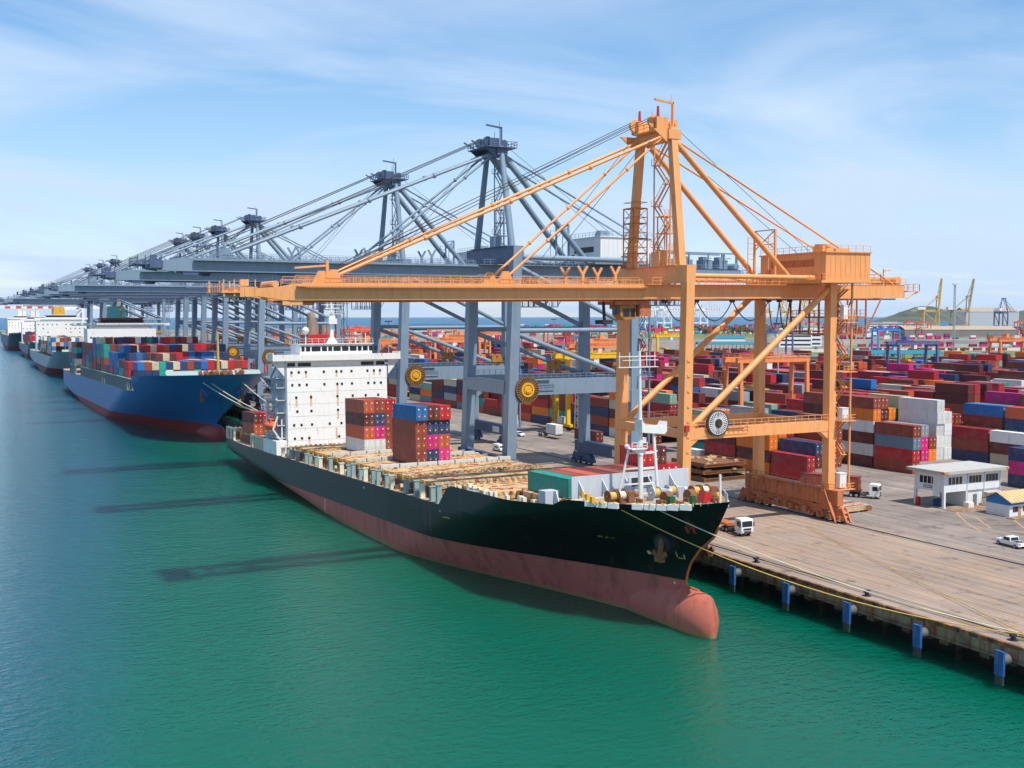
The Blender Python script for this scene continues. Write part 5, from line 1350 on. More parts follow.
for i, y in enumerate((85.3, 108.2, 131, 154, 336, 348)):
    b = bpy.data.objects.new('bollard', bm_); COL.objects.link(b); b.location = (110.2, y, 0)
    tag(b, ['black mooring bollard at the right edge with the yellow rope', 'black mooring bollard with the pale rope of the black ship', 'black mooring bollard on the quay edge right of the black bow', 'black mooring bollard beside the black bow', 'black mooring bollard between the two ships, nearer one', 'black mooring bollard under the blue ship ropes'][i], 'bollard', 'quay bollards')

# ------------------------------------------------------------------ vehicles
tyre_m = plain('tyre_rubber', (26, 26, 27), .8); veh_white = plain('vehicle_white', (226, 228, 228), .3, var=.05); chassis_m = paint('chassis_dark', (54, 50, 50), .6, .4, .4, .8); lampm = plain('lamp_red', (170, 24, 22), .3)
def wheels(root, pts, r, w):
    for (x, y) in pts:
        m = MB(); m.wheel((0, 0, 0), r, w, 0, 14); o = m.build('wheel', tyre_m, root); o.location = (x, y, r)
        m = MB(); m.wheel((0, 0, 0), r*.55, w+.04, 0, 10); m.build('rim', gal, o)
def tractor(root, mat=veh_white):           # cab-over truck, front towards -y, origin under the front bumper
    m = MB(); m.prism([(0, .55), (0, 1.6), (.12, 2.75), (.35, 3.0), (2.0, 3.05), (2.0, .9), (1.75, .9), (1.7, .55)], -1.2, 1.2, 0); c = m.build('cab', mat, root)
    m = MB(); m.add([(-1.05, -.02, 1.7), (1.05, -.02, 1.7), (1.02, .085, 2.66), (-1.02, .085, 2.66)], [(0, 1, 2, 3)]); m.bx(-1.23, -1.201, .35, 1.35, 1.75, 2.6); m.bx(1.201, 1.23, .35, 1.35, 1.75, 2.6); m.build('window', glass_dark, c)
    m = MB(); m.bx(-1.1, 1.1, -.06, .0, .55, .95); m.bx(-.8, .8, -.05, 0, 1.1, 1.45); m.bx(-1.55, -1.25, .1, .2, 1.7, 2.4); m.bx(1.25, 1.55, .1, .2, 1.7, 2.4); m.build('grille', dark_steel, c)
    for x in (-.9, .9):
        m = MB(); m.bx(x-.18, x+.18, -.08, -.04, .7, .9); m.build('headlight', placard, c)
    m = MB(); m.bx(-.5, .5, .4, 6.2, .75, 1.0); m.tube((-1.0, 2.6, .8), (-1.0, 3.8, .8), .32, 8); m.tube((1.0, 2.6, .8), (1.0, 3.8, .8), .32, 8); m.cb((0, 5.0, 1.1), (1.2, 1.2, .2)); m.build('chassis', chassis_m, root)
    wheels(root, [(-1.0, 1.1), (1.0, 1.1), (-.95, 4.6), (.95, 4.6), (-.95, 5.7), (.95, 5.7)], .5, .34)
def trailer_parts(root, y0, L, mat=None):
    m = MB(); m.bx(-.35, .35, y0, y0+L, 1.05, 1.4)
    for i in range(6): m.bx(-1.2, 1.2, y0+L*i/5-.1, y0+L*i/5+.1, 1.2, 1.45)
    for x in (-1.15, 1.15): m.bx(x-.08, x+.08, y0, y0+L, 1.2, 1.45)
    m.build('trailer_frame', mat or chassis_m, root)
    wheels(root, [(s*.95, y0+L-q) for s in (-1, 1) for q in (1.2, 2.4)], .5, .34)
t1 = empty('flatbed_truck', (121.6, 147.0, 0), (0, 0, rad(-4)), 'white truck with an empty rusty flatbed on the apron beside the black bow', 'truck')
tractor(t1); trailer_parts(t1, 4.2, 11.5, orange_rusty)
m = MB()
for i in range(9): m.bx(-1.1, 1.1, 4.6+i*1.15, 5.5+i*1.15, 1.46, 1.56)
m.build('load_bed', orange_rusty, t1)
t2 = empty('container_truck', (171.2, 165.0, 0), (0, 0, rad(32)), 'white truck carrying a brown container, right of the orange crane leg', 'truck')
tractor(t2); trailer_parts(t2, 4.0, 12.6)
def cargo(root, y, z, col, L, label):
    bpy.context.view_layer.update()
    M = Matrix.LocRotScale(root.location, root.rotation_euler, None) @ Matrix.Translation((0, y, z)); spawn(M, L, col, label, None, 100)
cargo(t2, 4.2, 1.47, 'brown', 12.19, 'brown container riding on the white truck behind the orange crane leg')
t3 = empty('container_trailer', (166.5, 289.5, 0), (0, 0, 0), 'dark trailer under a white short container, beneath the nearest blue-grey crane', 'trailer'); trailer_parts(t3, 0, 12.4)
cargo(t3, .4, 1.47, 'white', 6.06, 'white short container on a trailer under the nearest blue-grey crane')
t4 = empty('container_trailer', (167.4, 268, 0), (0, 0, 0), 'dark trailer under a maroon container beside the blue-grey crane leg', 'trailer'); trailer_parts(t4, 0, 12.4)
cargo(t4, .1, 1.47, 'maroon', 12.19, 'maroon container on a trailer beside the blue-grey landside crane leg')
def car(name, loc, rz, label, kind, mat=veh_white):    # front towards -y
    R = empty(name, loc, (0, 0, rad(rz)), label, kind)
    pr = {'pickup': [(-2.6, .45), (-2.6, .85), (-2.45, .98), (-1.15, 1.08), (-.45, 1.68), (.75, 1.70), (.95, 1.05), (2.6, 1.05), (2.65, .45)],
          'car': [(-2.15, .4), (-2.15, .75), (-1.95, .88), (-1.0, .98), (-.35, 1.48), (1.1, 1.50), (1.75, 1.0), (2.15, .95), (2.15, .4)],
          'van': [(-2.5, .45), (-2.5, .9), (-1.9, 1.15), (-1.3, 1.95), (2.4, 2.0), (2.5, .45)]}[kind]
    m = MB(); m.prism(pr, -.9, .9, 0); b = m.build('body', mat, R)
    m = MB()
    if kind == 'pickup':
        m.bx(-.78, .78, 1.05, 2.55, 1.052, 1.07); m.bx(-.92, -.901, -.55, .62, 1.1, 1.58); m.bx(.901, .92, -.55, .62, 1.1, 1.58); m.add([(-.8, -1.12, 1.12), (.8, -1.12, 1.12), (.75, -.52, 1.65), (-.75, -.52, 1.65)], [(0, 1, 2, 3)]); m.add([(-.75, .80, 1.62), (.75, .80, 1.62), (.8, .96, 1.12), (-.8, .96, 1.12)], [(0, 1, 2, 3)])
    else:
        m.bx(-.92, -.901, -.7, 1.3, 1.0, 1.4); m.bx(.901, .92, -.7, 1.3, 1.0, 1.4); y0 = -1.0 if kind == 'car' else -1.9; m.add([(-.8, y0-.02, 1.02 if kind == 'car' else 1.2), (.8, y0-.02, 1.02 if kind == 'car' else 1.2), (.75, y0+.58, 1.47 if kind == 'car' else 1.88), (-.75, y0+.58, 1.47 if kind == 'car' else 1.88)], [(0, 1, 2, 3)])
    m.build('window', glass_dark, b)
    for x in (-.65, .65):
        q = MB(); q.bx(x-.2, x+.2, pr[0][0]-.03, pr[0][0], .65, .82); q.build('headlight', placard, b)
        q = MB(); q.bx(x-.12, x+.12, pr[-1][0], pr[-1][0]+.03, .7, .95); q.build('tail_light', lampm, b)
    wheels(R, [(-.82, pr[0][0]+.85), (.82, pr[0][0]+.85), (-.82, pr[-1][0]-.8), (.82, pr[-1][0]-.8)], .36, .24)
    return R
car('pickup_truck', (155.0, 121.0, 0), 172, 'white pickup truck on the open apron near the right edge', 'pickup')
car('pickup_truck', (163.2, 206, 0), 10, 'white pickup truck parked half hidden behind the orange crane bogies', 'pickup')
car('car', (159.5, 303, 0), 8, 'white car seen between the legs of the nearest blue-grey crane', 'car')
car('van', (137, 272, 0), 0, 'white van on the apron behind the blue-grey waterside leg', 'van')
car('van', (161.8, 116.2, 0), 178, 'dark grey van cut off by the right edge of the picture', 'van', plain('vehicle_dark', (52, 58, 66), .3))
m = MB(); m.bx(-.3, .3, -.3, .3, 0, .05); m.tube((0, 0, .05), (0, 0, .8), .26, 10, .05); tag(m.build('traffic_cone', plain('cone_orange', (226, 78, 40), .5), loc=(158.4, 155.7, 0)), 'small orange traffic cone on the apron right of the white slab', 'cone')
# loose steel on the apron
R = empty('hatch_cover_slab', (155.4, 160.5, 0), (0, 0, rad(4)), 'pale rusty hatch cover slab lying on the apron behind the orange bogies', 'hatch cover')
m = MB(); m.bx(-3.8, 3.6, -5.2, 5.4, .35, 1.15); m.build('panel', hatch_mat, R)
m = MB()
for y in (-5, -2.5, 0, 2.5, 5): m.bx(-3.9, 3.7, y-.2, y+.2, 1.15, 1.3)
for x in (-3.5, 0, 3.3): m.bx(x-.3, x+.3, -5, 5, 0, .35)
m.build('rib', greygreen_paint, R)
m = MB()
for y in (-4, -1, 2.4): m.bx(-2.6, 2.2, y-.3, y+.3, 1.17, 1.22)
m.build('painted_stripe', red_paint, R)
for t in range(3):
    R = empty('flat_rack', (158.2, 205.5+(.4 if t == 1 else 0), .05+t*1.65), (0, 0, rad(2)), f'brown rusty flat rack, {("lowest", "middle", "topmost")[t]} of the stack behind the orange waterside leg', 'flat rack', 'stacked flat racks')
    m = MB(); m.bx(-6, 6, -6, 6, .2, .62)
    for i in range(5): m.bx(-6.05, 6.05, -6+i*2.95, -5.6+i*2.95, .0, .75)
    for x in (-5.9, 5.9): m.bx(x-.2, x+.2, -6, 6, .62, 1.6) if t == 3 else m.bx(x-.25, x+.25, -6.02, 6.02, .1, 1.0)
    m.build('rack', grime_steel, R)
    m = MB(); rr = random.Random(t)
    for i in range(14): m.cb((rr.uniform(-5.5, 5.5), rr.uniform(-5.9, 5.9), .85), (rr.uniform(.5, 2.0), rr.uniform(.3, .8), .4))
    m.build('lashing_gear', hatch_mat, R)
rr = random.Random(9)
for i in range(9):
    m = MB(); m.cb((0, 0, .35), (rr.uniform(.8, 2), rr.uniform(.8, 1.6), .7)); m.beam((-.4, 0, .7), (.5, .2, 1.2), .15)
    o = m.build('gear_box', (green_paint, yellow_paint, grime_steel)[i % 3], loc=(165.5+rr.uniform(-1.5, 2.5), 196+i*1.5, 0))
    tag(o, f'small {("green", "yellow", "brown")[i % 3]} gear box left on the apron between the flat racks and red containers', 'gear box', 'gear boxes on the apron')

# ------------------------------------------------------------------ buildings by the apron
wall_w = paint('white_wall', (226, 228, 230), .7, .25, .08, .3); roof_w = paint('pale_roof', (178, 174, 168), .8, .3, .15, .2)
R = empty('control_building', (173, 150.4, 0), (0, 0, rad(0)), 'two-storey white control building with a flat overhanging roof and open ground floor', 'building')
LX, LY = 16.0, 7.4
m = MB(); m.bx(0, LX, 0, LY, 3.2, 6.9); m.bx(6.5, LX, .25, LY-.2, 0, 3.2)
for x in (.25, 6.4):
    for y in (.2, LY-.2): m.bx(x-.25, x+.25, y-.25, y+.25, 0, 3.2)
m.bx(-.35, -.001, 1.0, 2.4, 2.4, 6.9); w = m.build('wall', wall_w, R)
for x in (6.45, 11.3, LX-.1):
    q = MB(); q.bx(x-.08, x+.08, -.12, -.001, .2, 6.9); q.build('downpipe', lightgrey_paint, w)
q = MB(); q.prism([(-1.2, 6.9), (LX+.6, 6.9), (LX+1.0, 7.35), (LX+1.0, 7.5), (-1.3, 7.5), (-1.3, 7.35)], -1.2, LY+1.0, 1); rf = q.build('roof', roof_w, R)
q = MB(); q.bx(-1.36, -.2, -1.26, -.5, 7.0, 7.45); q.bx(LX+.2, LX+1.06, -1.26, -.5, 7.0, 7.4); q.bx(-1.36, -.6, LY+.3, LY+1.06, 7.0, 7.4); q.build('roof_corner', paint('ochre_board', (186, 136, 62), .7), rf)
for y in (2.6, 3.6, 4.6, 5.6):
    q = MB(); q.bx(-.06, -.002, y-.38, y+.38, 4.6, 6.0); q.build('window', glass_dark, w)
for x in (1.6, 2.6, 3.6, 4.6, 7.4, 8.3, 9.2, 10.1, 12.2, 13.1, 14.0, 14.9):
    q = MB(); q.bx(x-.36, x+.36, -.06, -.002, 4.7, 6.1); q.build('window', glass_dark, w)
q = MB(); q.bx(8.5, 9.6, .19, .249, .05, 2.3); q.build('door', plain('door_grey', (110, 112, 112), .6), w)
q = MB(); q.bx(-.07, -.002, 2.9, 5.0, 3.7, 4.25); sg = q.build('sign', paint('sign_green', (30, 120, 84), .5), w)
q = MB()
for i in range(6): q.bx(-.085, -.0705, 3.05+i*.32, 3.25+i*.32, 3.85, 4.1)
q.build('lettering', placard, sg)
q = MB(); q.bx(11.2, 15.6, -1.2, .24, 2.5, 2.6); q.beam((11.3, -1.1, 0), (11.3, -1.1, 2.5), .1); q.beam((15.5, -1.1, 0), (15.5, -1.1, 2.5), .1); q.build('awning', roof_w, R)
clut = [('white_cabinet', (1.5, 1.3, 1.1), (178.6, 149.2, 0), placard, 'white cabinet under the open corner of the control building'), ('orange_skip', (2.6, 1.4, 1.0), (186.8, 148.7, 0), yellow_paint, 'yellow skip in front of the control building wall'),
        ('blue_barrel_rack', (1.6, 1.6, 1.3), (175.4, 153.6, 0), paint('barrel_blue', (40, 72, 120), .5), 'blue drum rack standing in the open ground floor of the control building'), ('red_hydrant_box', (.7, .7, 1.6), (172.4, 156.2, 0), red_paint, 'red hydrant box at the left corner of the control building'),
        ('white_tank', (1.4, 1.4, 1.6), (184.0, 149.3, 0), placard, 'white tank by the control building door'), ('yellow_locker', (1.0, 1.0, 2.4), (190.6, 153, 0), orange_paint, 'ochre locker behind the far end of the control building')]
for nm, d, loc, mt_, lb in clut:
    m = MB(); m.cb((0, 0, d[2]/2), d); m.cb((0, 0, d[2]+.05), (d[0]*.8, d[1]*.8, .1)); m.bx(-d[0]*.3, d[0]*.3, -d[1]*.5-.04, -d[1]*.5, .2, d[2]*.8)
    tag(m.build(nm, mt_, loc=loc), lb, nm.split('_')[-1])
R = empty('blue_white_shed', (177.0, 138.6, 0), (0, 0, 0), 'small white shed with a blue gable and tan pitched roof at the right edge', 'shed')
m = MB(); m.bx(0, 17, 0, 5.2, 0, 2.2); w = m.build('wall', wall_w, R)
m = MB(); m.bx(-.02, 17.02, -.02, 5.22, 2.2, 2.9); m.prism([(-.02, 2.9), (5.22, 2.9), (2.6, 4.3)], -.02, 17.02, 0); m.build('gable', paint('gable_blue', (30, 124, 190), .6, .2), R)
m = MB(); m.prism([(-.7, 2.75), (2.6, 4.35), (2.6, 4.5), (-.7, 2.9)], -.5, 17.6, 0); m.prism([(5.9, 2.75), (2.6, 4.35), (2.6, 4.5), (5.9, 2.9)], -.5, 17.6, 0)
for i in range(18): m.beam((i, -.7, 2.93), (i, 2.6, 4.53), .06); m.beam((i, 5.9, 2.93), (i, 2.6, 4.53), .06)
m.build('roof', paint('tan_roof', (204, 174, 128), .8, .4, .2, .25), R)
for x in (1.6, 4.4, 8.5, 12):
    q = MB(); q.bx(x-.7, x+.7, -.06, -.002, .9, 1.9); f = q.build('window', plain('window_brown', (86, 52, 44), .4), w); q = MB(); q.bx(x-.05, x+.6, -.075, -.061, 1.0, 1.8); q.build('pane', glass_dark, f)
q = MB(); q.bx(2.4, 3.2, -.05, -.002, .05, 1.9); q.build('door', plain('door_tan', (176, 140, 96), .6), w)
m = MB(); m.bx(175.6, 182, 136.2, 138.2, 0, .16); m.bx(172.5, 194, 147, 150, 0, .10); struct(m.build('kerb', quay_mat))

# ------------------------------------------------------------------ leaves: shrubs and trees
k = NT('foliage'); P = k.n('ShaderNodeTexCoord').outputs['Object']; oi = k.n('ShaderNodeObjectInfo')
c = k.mix(k.noise(P, .35, 4), lin((36, 62, 26)), lin((98, 122, 52))); c = k.mix(k.math('MULTIPLY', oi.outputs['Random'], .4), c, lin((70, 82, 44)))
leaf_mat = k.out(c, .8); bark = plain('bark', (88, 70, 54), .9)
def crown_mesh(seed, r, h, n):
    rr = random.Random(seed); m = MB(); cl = [(rr.uniform(-.6, .6)*r, rr.uniform(-.6, .6)*r, rr.uniform(.35, .95)*h, rr.uniform(.35, .6)*r) for _ in range(9)]
    for i in range(n):
        cx, cy, cz, cr_ = rr.choice(cl); v = Vector((rr.gauss(0, 1), rr.gauss(0, 1), rr.gauss(0, .8))).normalized()*cr_*rr.uniform(.5, 1.1); p = Vector((cx, cy, cz))+v
        a = Vector((rr.gauss(0, 1), rr.gauss(0, 1), rr.gauss(0, 1))).normalized()*rr.uniform(.35, .8); b = a.orthogonal().normalized()*rr.uniform(.3, .7)
        m.add([p-a-b*.3, p+b, p+a-b*.3], [(0, 1, 2)])
    return m.mesh('crown', leaf_mat, smooth=False)
CR = [crown_mesh(i, 5.2, 11, 420) for i in range(3)]
m = MB(); m.tube((0, 0, 0), (0, 0, 5.5), .35, 7, .2)
for i in range(4): a = i*1.6; m.tube((0, 0, 3.6+i*.4), (2*math.cos(a), 2*math.sin(a), 6.5+i*.4), .16, 5, .07)
TR = m.mesh('trunk', bark)
def tree(x, y, s, i, label):
    R = empty('tree', (x, y, -.02), (0, 0, i*1.1), label, 'tree', 'trees beyond the yard'); R.scale = (s, s, s)
    for n, me in (('trunk', TR), ('crown', CR[i % 3])): o = bpy.data.objects.new(n, me); COL.objects.link(o); o.parent = R
rr = random.Random(31)
def uzp(px, py, z=0.):
    """ground point seen at a photograph pixel, used only to lay out far things"""
    a = (px-512)/1100; b = (384-py)/1100; th, p = rad(27.4), rad(3.615)
    f = Vector((math.sin(th)*math.cos(p), math.cos(th)*math.cos(p), -math.sin(p))); r = Vector((math.cos(th), -math.sin(th), 0)); u = r.cross(f)
    d = f+r*a+u*b; t = (z-38)/d.z; return Vector((d.x*t, d.y*t, z))
for i in range(40):
    p = uzp(rr.uniform(690, 768) if i < 30 else rr.uniform(560, 640), rr.uniform(332.5, 336.5)); tree(p.x, p.y, rr.uniform(.8, 1.5), i, 'dark green tree in the belt of trees beyond the yard')
for i in range(26):
    p = uzp(rr.uniform(815, 1010), rr.uniform(351, 358)); tree(p.x, p.y, rr.uniform(.28, .5), i, 'low green bush on the verge beyond the turquoise shed')
k = NT('verge_green'); P = k.n('ShaderNodeNewGeometry').outputs['Position']
verge = k.out(k.mix(k.noise(P, .08, 5), lin((62, 84, 40)), lin((122, 128, 72))), .95)
m = MB(); q = [uzp(805, 362, .03), uzp(1060, 358, .03), uzp(1060, 351, .03), uzp(805, 352.5, .03)]; m.add(q, [(0, 1, 2, 3)])
q = [uzp(560, 339.5, .03), uzp(770, 337.5, .03), uzp(770, 333, .03), uzp(560, 334, .03)]; m.add(q, [(0, 1, 2, 3)])
struct(m.build('grass_verge', verge, smooth=False))
m = MB(); q = [uzp(800, 352, .02), uzp(1100, 350, .02), uzp(1100, 347.5, .02), uzp(800, 349, .02)]; m.add(q, [(0, 1, 2, 3)])
q = [uzp(540, 334, .02), uzp(800, 332.5, .02), uzp(800, 330, .02), uzp(540, 331, .02)]; m.add(q, [(0, 1, 2, 3)])
struct(m.build('road', plain('pale_road', (172, 164, 150), .9), smooth=False))

# ------------------------------------------------------------------ yard gantries on tyres
rtg_paint = paint('yard_crane_paint', None, .5, .3, .12, .25)
def rtg(color, loc, label, S=26.0, Hh=25.0):
    R = empty('yard_crane', loc, (0, 0, 0), label, 'yard crane', 'yard cranes over the stacks')
    for x in (0, S):
        for y in (0, 8.0):
            m = MB(); m.beam((x, y, 1.6), (x, y+(.6 if y < 4 else -.6), Hh-1.4), 1.3, 1.1, 1.1, 1.0, up=(0, 1, 0)); m.build('leg', rtg_paint, R, color)
        m = MB(); m.bx(x-.6, x+.6, -2.2, 10.2, 1.2, 2.1); s = m.build('sill_beam', rtg_paint, R, color)
        for y in (-1.4, .2, 7.8, 9.4):
            w = MB(); w.wheel((0, 0, 0), .75, .6, 0, 12); w.build('wheel', tyre_m, s, loc=(x, y, .75))
        m = MB(); m.bx(x-.9, x+.9, 3, 5.6, 2.1, 4.2); m.build('engine_house', white_paint, s)
        m = MB(); m.bx(x-.5, x+.5, .6, 7.4, Hh-2.4, Hh-1.4); m.build('head_beam', rtg_paint, R, color)
    for y in (1.0, 7.0):
        m = MB(); m.bx(-1.2, S+1.2, y-.55, y+.55, Hh-1.6, Hh); m.rail((-1, y+(-.9 if y < 4 else .9), Hh-.2), (S+1, y+(-.9 if y < 4 else .9), Hh-.2), 1.1, 2.2, .09); m.build('girder', rtg_paint, R, color)
    tx = S*.3
    m = MB(); m.bx(tx-2.4, tx+2.4, .4, 7.6, Hh+.05, Hh+.6); m.cb((tx-.6, 3.0, Hh+1.5), (2.2, 2.6, 1.8)); m.cb((tx+1.2, 5.6, Hh+1.3), (1.6, 2, 1.4)); t = m.build('trolley', rtg_paint, R, color)
    m = MB(); m.cb((tx+3.4, 1.6, Hh-2.4), (2.0, 2.0, 2.4)); m.build('driver_cab', white_paint, t)
    m = MB(); zz = Hh-9
    for dx in (-1.5, 1.5):
        for dy in (2.4, 5.6): m.tube((tx+dx, dy, Hh), (tx+dx, dy, zz), .06, 4, caps=False)
    m.cb((tx, 4, zz), (2.2, 6, .7)); m.cb((tx, 4, zz-.6), (2.4, 12, .35)); m.build('spreader', yellow_paint, t)
    m = MB(); m.stairs(-1.4, 6.5, 8.5, 2, Hh, 3.2, .1); m.build('ladder', rtg_paint, R, color)
    return R
C_OR, C_YE, C_PU, C_BL, C_NA, C_RO = (236, 142, 84), (240, 190, 34), (100, 100, 146), (30, 140, 216), (86, 92, 128), (224, 98, 62)
g0 = rtg(C_OR, (213, 261, 0), 'orange yard crane behind the landside legs of the orange gantry crane'); gt = tree_of(g0)
def paintable(o, c):
    for ch in kids(o):
        if ch.data.materials and ch.data.materials[0] is rtg_paint: ch.color = lin(c)
        paintable(ch, c)
def rtg_copy(c, x, y, label, sx=1):
    o = copy_tree(g0, None, None, gt); o.location = (x, y, 0); o['label'] = label
    if sx < 0: o.scale = (1, 1, 1)
    bpy.context.view_layer.update(); PEND.append((o, c)); return o
PEND = []
for c, x, y, lb in [(C_OR, 507, 405, 'orange yard crane at the right edge over magenta containers'), (C_PU, 407, 382, 'grey-purple yard crane in front of the turquoise shed'), (C_BL, 743, 722, 'bright blue yard crane beyond the turquoise shed'), (C_RO, 1530, 1420, 'red-orange yard crane on the skyline, left of the raised yellowish crane'), (C_RO, 1480, 1345, 'red-orange yard crane on the skyline under the raised yellowish crane'), (C_RO, 1745, 1360, 'red-orange yard crane on the skyline left of the far blue-grey crane'), (C_RO, 1800, 1375, 'red-orange yard crane on the skyline beneath the far blue-grey crane'), (C_RO, 1300, 1420, 'red-orange yard crane on the skyline above the bright blue yard crane'),
                    (C_YE, 411, 588, 'yellow yard crane seen left of the near orange waterside leg'), (C_OR, 291, 474, 'orange yard crane between the blue-grey legs, behind the yellow one'), (C_YE, 182, 311, 'yellow yard crane nearest the quay, behind the blue-grey portal beam'),
                    (C_NA, 558, 655, 'dark navy yard crane beside the tall white buildings'), (C_OR, 230, 531, 'orange yard crane with paired legs left of the blue-grey waterside leg'),
                    (C_OR, 182, 520, 'orange yard crane low behind the reel of the second blue-grey crane'), (C_OR, 275, 610, 'orange yard crane in the middle distance under the second blue-grey boom'), (C_RO, 182, 690, 'red-orange yard crane behind the white ship funnel'),
                    (C_OR, 337, 700, 'orange yard crane far back among the blue-grey crane legs'), (C_RO, 244, 800, 'red-orange yard crane far back beside the white ship radar mast'), (C_OR, 182, 860, 'orange yard crane far along the quay behind the blue ship'),
                    (C_RO, 306, 905, 'red-orange yard crane far back near the sea, left group'), (C_OR, 399, 930, 'orange yard crane far back near the sea, right group'), (C_RO, 368, 1060, 'red-orange yard crane in the farthest row by the sea'),
                    (C_OR, 213, 1010, 'orange yard crane in the farthest row along the quay'), (C_OR, 244, 408, 'orange yard crane close behind the blue-grey portal with the yellow reel'), (C_RO, 460, 820, 'red-orange yard crane far behind the nearest blue-grey legs'),
                    (C_OR, 150+31*4, 730, 'orange yard crane far behind the white bridge wing')]: rtg_copy(c, x, y, lb)
chm = {}
for o in bpy.data.objects:
    if o.parent: chm.setdefault(o.parent.name, []).append(o)
def recol(o, c):
    for ch in chm.get(o.name, []):
        if ch.type == 'MESH' and ch.data.materials[0] is rtg_paint: ch.color = lin(c)
        recol(ch, c)
for o, c in PEND: recol(o, c)

# ------------------------------------------------------------------ far quay cranes
k = NT('striped_boom_paint'); P = k.n('ShaderNodeTexCoord').outputs['Object']; sp = k.n('ShaderNodeSeparateXYZ'); k.l(P, sp.inputs[0])
stripe = k.out(k.mix(k.math('GREATER_THAN', k.math('FRACT', k.math('DIVIDE', sp.outputs[0], 11.0)), .5), lin((230, 228, 224)), lin((220, 74, 44))), .5)
def far_sts(color, loc, rz, boom_deg, label, s=1.0, boom_mat=None):
    R = empty('gantry_crane', loc, (0, 0, rad(rz)), label, 'crane', 'far gantry cranes across the harbour'); R.scale = (s, s, s)
    for x in (0, 30):
        for y in (-9, 9):
            m = MB(); m.beam((x, y, 1), (x, y, 44), 2.2, 2.2, up=(0, 1, 0)); m.build('leg', rtg_paint, R, color)
        m = MB(); m.bx(x-1, x+1, -12, 12, 1.5, 4.2); m.bx(x-.8, x+.8, -9, 9, 42, 45); m.build('sill_beam', rtg_paint, R, color)
    for y in (-9, 9):
        m = MB(); m.bx(0, 30, y-.9, y+.9, 15, 17.4); m.beam((0, y, 17), (30, y, 43), 1.2); m.beam((0, y, 43), (30, y, 44.5), 1.4); m.build('portal_beam', rtg_paint, R, color)
        m = MB(); m.beam((0, y, 45), (1, y*.35, 74), 1.7, 1.7, 1.4, 1.4, up=(0, 1, 0)); m.tube((1, y*.35, 73), (31, y*.5, 46), .55, 8); m.build('tower_leg', rtg_paint, R, color)
    m = MB(); m.bx(-1.5, 3, -4.5, 4.5, 73, 75.5); m.build('sheave_platform', rtg_paint, R, color)
    for y in (-3, 3):
        m = MB(); m.bx(-1, 52, y-.8, y+.8, 44.5, 47); m.rail((0, y, 47), (50, y, 47), 1.4, 3, .2); m.build('girder', rtg_paint, R, color)
    a = rad(boom_deg); L = 64
    tip = Vector((-2-L*math.cos(a), 0, 45.8+L*math.sin(a)))
    for y in (-3, 3):
        m = MB(); m.beam((-2, y, 45.8), (tip.x, y, tip.z), 1.6, 2.4); m.build('boom', boom_mat or rtg_paint, R, color)
        m = MB(); mid = Vector((-2, y, 45.8)).lerp(Vector((tip.x, y, tip.z)), .5); m.tube((1, y*.6, 74), mid, .4, 6); m.tube((1, y*.6, 74), (tip.x*.96, y, tip.z), .45, 6); m.build('forestay', rtg_paint, R, color)
    m = MB()
    for i in range(9): t = i/8; p = Vector((-2, 0, 45.8)).lerp(tip, t); m.beam((p.x, -3, p.z), (p.x, 3, p.z), .5)
    m.build('boom_bracing', rtg_paint, R, color)
    m = MB(); m.bx(26, 41, -6, 6, 47.5, 53.5); m.build('machinery_house', white_paint, R)
    return R
YC, WC, GC = (232, 178, 58), (232, 234, 236), (170, 158, 116)
p = uzp(937, 333.5); far_sts((206, 170, 84), p, 152, 86, 'yellowish crane with raised boom, left one of two above the tan warehouse')
p = uzp(967, 333.5); far_sts(GC, p, 152, 82, 'tan crane with raised boom, right one of two above the tan warehouse')
for i, (px_, b) in enumerate(((762, 52), (784, 48), (806, 55), (838, 62))):
    p = uzp(px_, 329.3); far_sts(YC, p, 20, b, f'far yellow crane, {ORD[i+1]} from the left behind the orange landside legs')
for i, px_ in enumerate((652, 668, 704)):
    p = uzp(px_, 330); far_sts(WC, p, 200 if i else 190, 0, f'far white crane with striped boom, {ORD[i+1]} from the left near the orange waterside leg', 1.1, stripe)
p = uzp(1003, 333); far_sts((84, 100, 134), p, 200, 0, 'far blue-grey crane on the horizon at the right edge', .95)
far_sts(WC, (112, 1330, 0), 0, 0, 'white crane with a red striped boom at the far left end of the quay', 1.0, stripe)

# ------------------------------------------------------------------ far sheds and buildings
def shed(px_, py_, w, d, h, rz, roof, label, posts=True, wall=None):
    p = uzp(px_, py_); R = empty('shed', p, (0, 0, rad(rz)), label, 'shed')
    m = MB(); m.prism([(-d/2, h), (0, h+d*.12), (d/2, h), (d/2, h+.4), (0, h+d*.12+.4), (-d/2, h+.4)], -w/2, w/2, 0); m.build('roof', roof, R)
    m = MB()
    if posts:
        n = int(w/8)
        for i in range(n+1):
            for y in (-d/2+.5, d/2-.5): m.beam((-w/2+i*w/n, y, 0), (-w/2+i*w/n, y, h), .45)
        for i in range(n): m.cb((-w/2+4+i*w/n, 0, 1.1), (4.6, d*.6, 2.0))
    else: m.bx(-w/2, w/2, -d/2+.4, d/2-.4, 0, h)
    m.build('posts' if posts else 'wall', wall or (chassis_m if posts else wall_w), R)
teal_roof = paint('turquoise_roof', (22, 118, 134), .6, .2, .1, .1); tan_roof2 = paint('tan_warehouse_roof', (172, 154, 130), .8, .3, .1, .05)
shed(888, 361, 84, 22, 6.0, -28, teal_roof, 'long open shed with a turquoise roof beyond the yard, right of the orange crane')
shed(726, 350.5, 62, 22, 6.5, -27, teal_roof, 'open shed with a turquoise roof seen between the orange crane legs')
shed(726, 343, 46, 26, 6, -27, teal_roof, 'small turquoise roofed shed behind the turquoise shed between the orange legs', False)
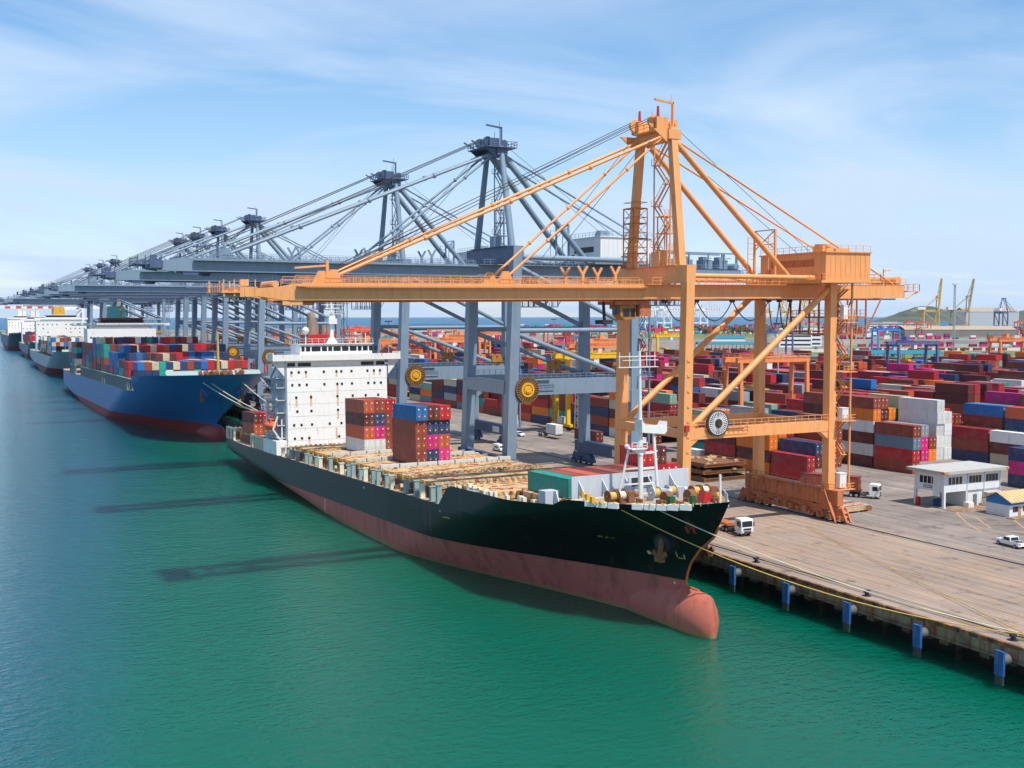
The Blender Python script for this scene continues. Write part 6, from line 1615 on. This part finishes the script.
shed(955, 336.5, 190, 50, 12, -28, tan_roof2, 'long tan roofed warehouse below the two raised cranes', False, paint('warehouse_wall', (128, 122, 116), .8))
shed(985, 331, 120, 80, 44, -30, tan_roof2, 'tall grey warehouse block behind the raised cranes', False, lightgrey_paint)
for i, (px_, py_, w, d, h, lb) in enumerate(((793, 347, 38, 24, 20, 'white block building behind the orange landside leg, lower one'), (810, 346, 22, 22, 24, 'white tower building right of the orange landside leg'), (892, 329.5, 130, 40, 16, 'long white building on the skyline left of the hill'), (420, 334, 60, 30, 10, 'white terminal building near the sea behind the blue-grey crane'))):
    p = uzp(px_, py_); R = empty('building', p, (0, 0, rad(-28)), lb, 'building')
    m = MB(); m.bx(-w/2, w/2, -d/2, d/2, 0, h); wl_ = m.build('wall', wall_w, R); m = MB(); m.bx(-w/2-.5, w/2+.5, -d/2-.5, d/2+.5, h, h+.8); m.bx(-w*.2, w*.1, -d*.2, d*.2, h+.8, h+3.5); m.build('roof', roof_w, R)
    for f in range(int(h/5)):
        q = MB(); q.bx(-w/2+1.5, w/2-1.5, -d/2-.06, -d/2-.002, 2+f*5, 4+f*5); q.build('window_band', glass_dark, wl_)
# tall lattice light masts
def mast(x, y, h, label, w=1.6):
    R = empty('light_mast', (x, y, 0), (0, 0, .4), label, 'light mast'); m = MB(); n = int(h/3)
    for sx in (-1, 1):
        for sy in (-1, 1): m.beam((sx*w/2, sy*w/2, 0), (sx*w*.3, sy*w*.3, h), .2)
    for i in range(n):
        k0 = w/2*(1-.4*i/n); z = i*h/n
        for (a, b) in (((-1, -1), (1, -1)), ((1, -1), (1, 1)), ((1, 1), (-1, 1)), ((-1, 1), (-1, -1))): m.beam((a[0]*k0, a[1]*k0, z), (b[0]*k0, b[1]*k0, z+h/n), .12); m.beam((a[0]*k0, a[1]*k0, z), (b[0]*k0, b[1]*k0, z), .1)
    m.build('lattice', gal, R); m = MB(); m.cb((0, 0, h+.3), (3.2, 3.2, .5))
    for a in range(6): m.cb((1.5*math.cos(a), 1.5*math.sin(a), h+.9), (.8, .8, .7))
    m.build('lamp_head', white_paint, R)
mast(676.5, 582.6, 60, 'tall grey lattice light mast rising in front of the tan warehouse'); mast(181, 303, 30, 'white lattice light mast under the nearest blue-grey crane')
for x, y, lb in ((300, 345, 'slim grey light pole left of the orange yard crane'), (215, 560, 'slim light pole on the skyline above the white ship bridge'), (305, 760, 'slim light pole on the skyline right of the white ship mast'), (420, 740, 'slim light pole on the skyline behind the nearest blue-grey crane')):
    R = empty('light_pole', (x, y, 0), (0, 0, 0), lb, 'light pole'); m = MB(); m.tube((0, 0, 0), (0, 0, 34), .4, 8, .2); m.build('pole', gal, R); m = MB(); m.cb((0, 0, 34.3), (3, 3, .6)); m.build('lamp_head', dark_steel, R)

# ------------------------------------------------------------------ air
hm = bpy.data.materials.new('haze'); hm.use_nodes = True
ht = hm.node_tree
for n in list(ht.nodes):
    if n.type == 'BSDF_PRINCIPLED': ht.nodes.remove(n)
pv = ht.nodes.new('ShaderNodeVolumePrincipled'); pv.inputs['Color'].default_value = (.80, .88, .97, 1); pv.inputs['Density'].default_value = .00002; pv.inputs['Anisotropy'].default_value = .1
ht.links.new(pv.outputs[0], ht.nodes['Material Output'].inputs['Volume'])
m = MB(); m.bx(-14100, 14100, -1600, 15100, -15.2, 135); hz = m.build('haze', hm, smooth=False); hz['kind'] = 'stuff'
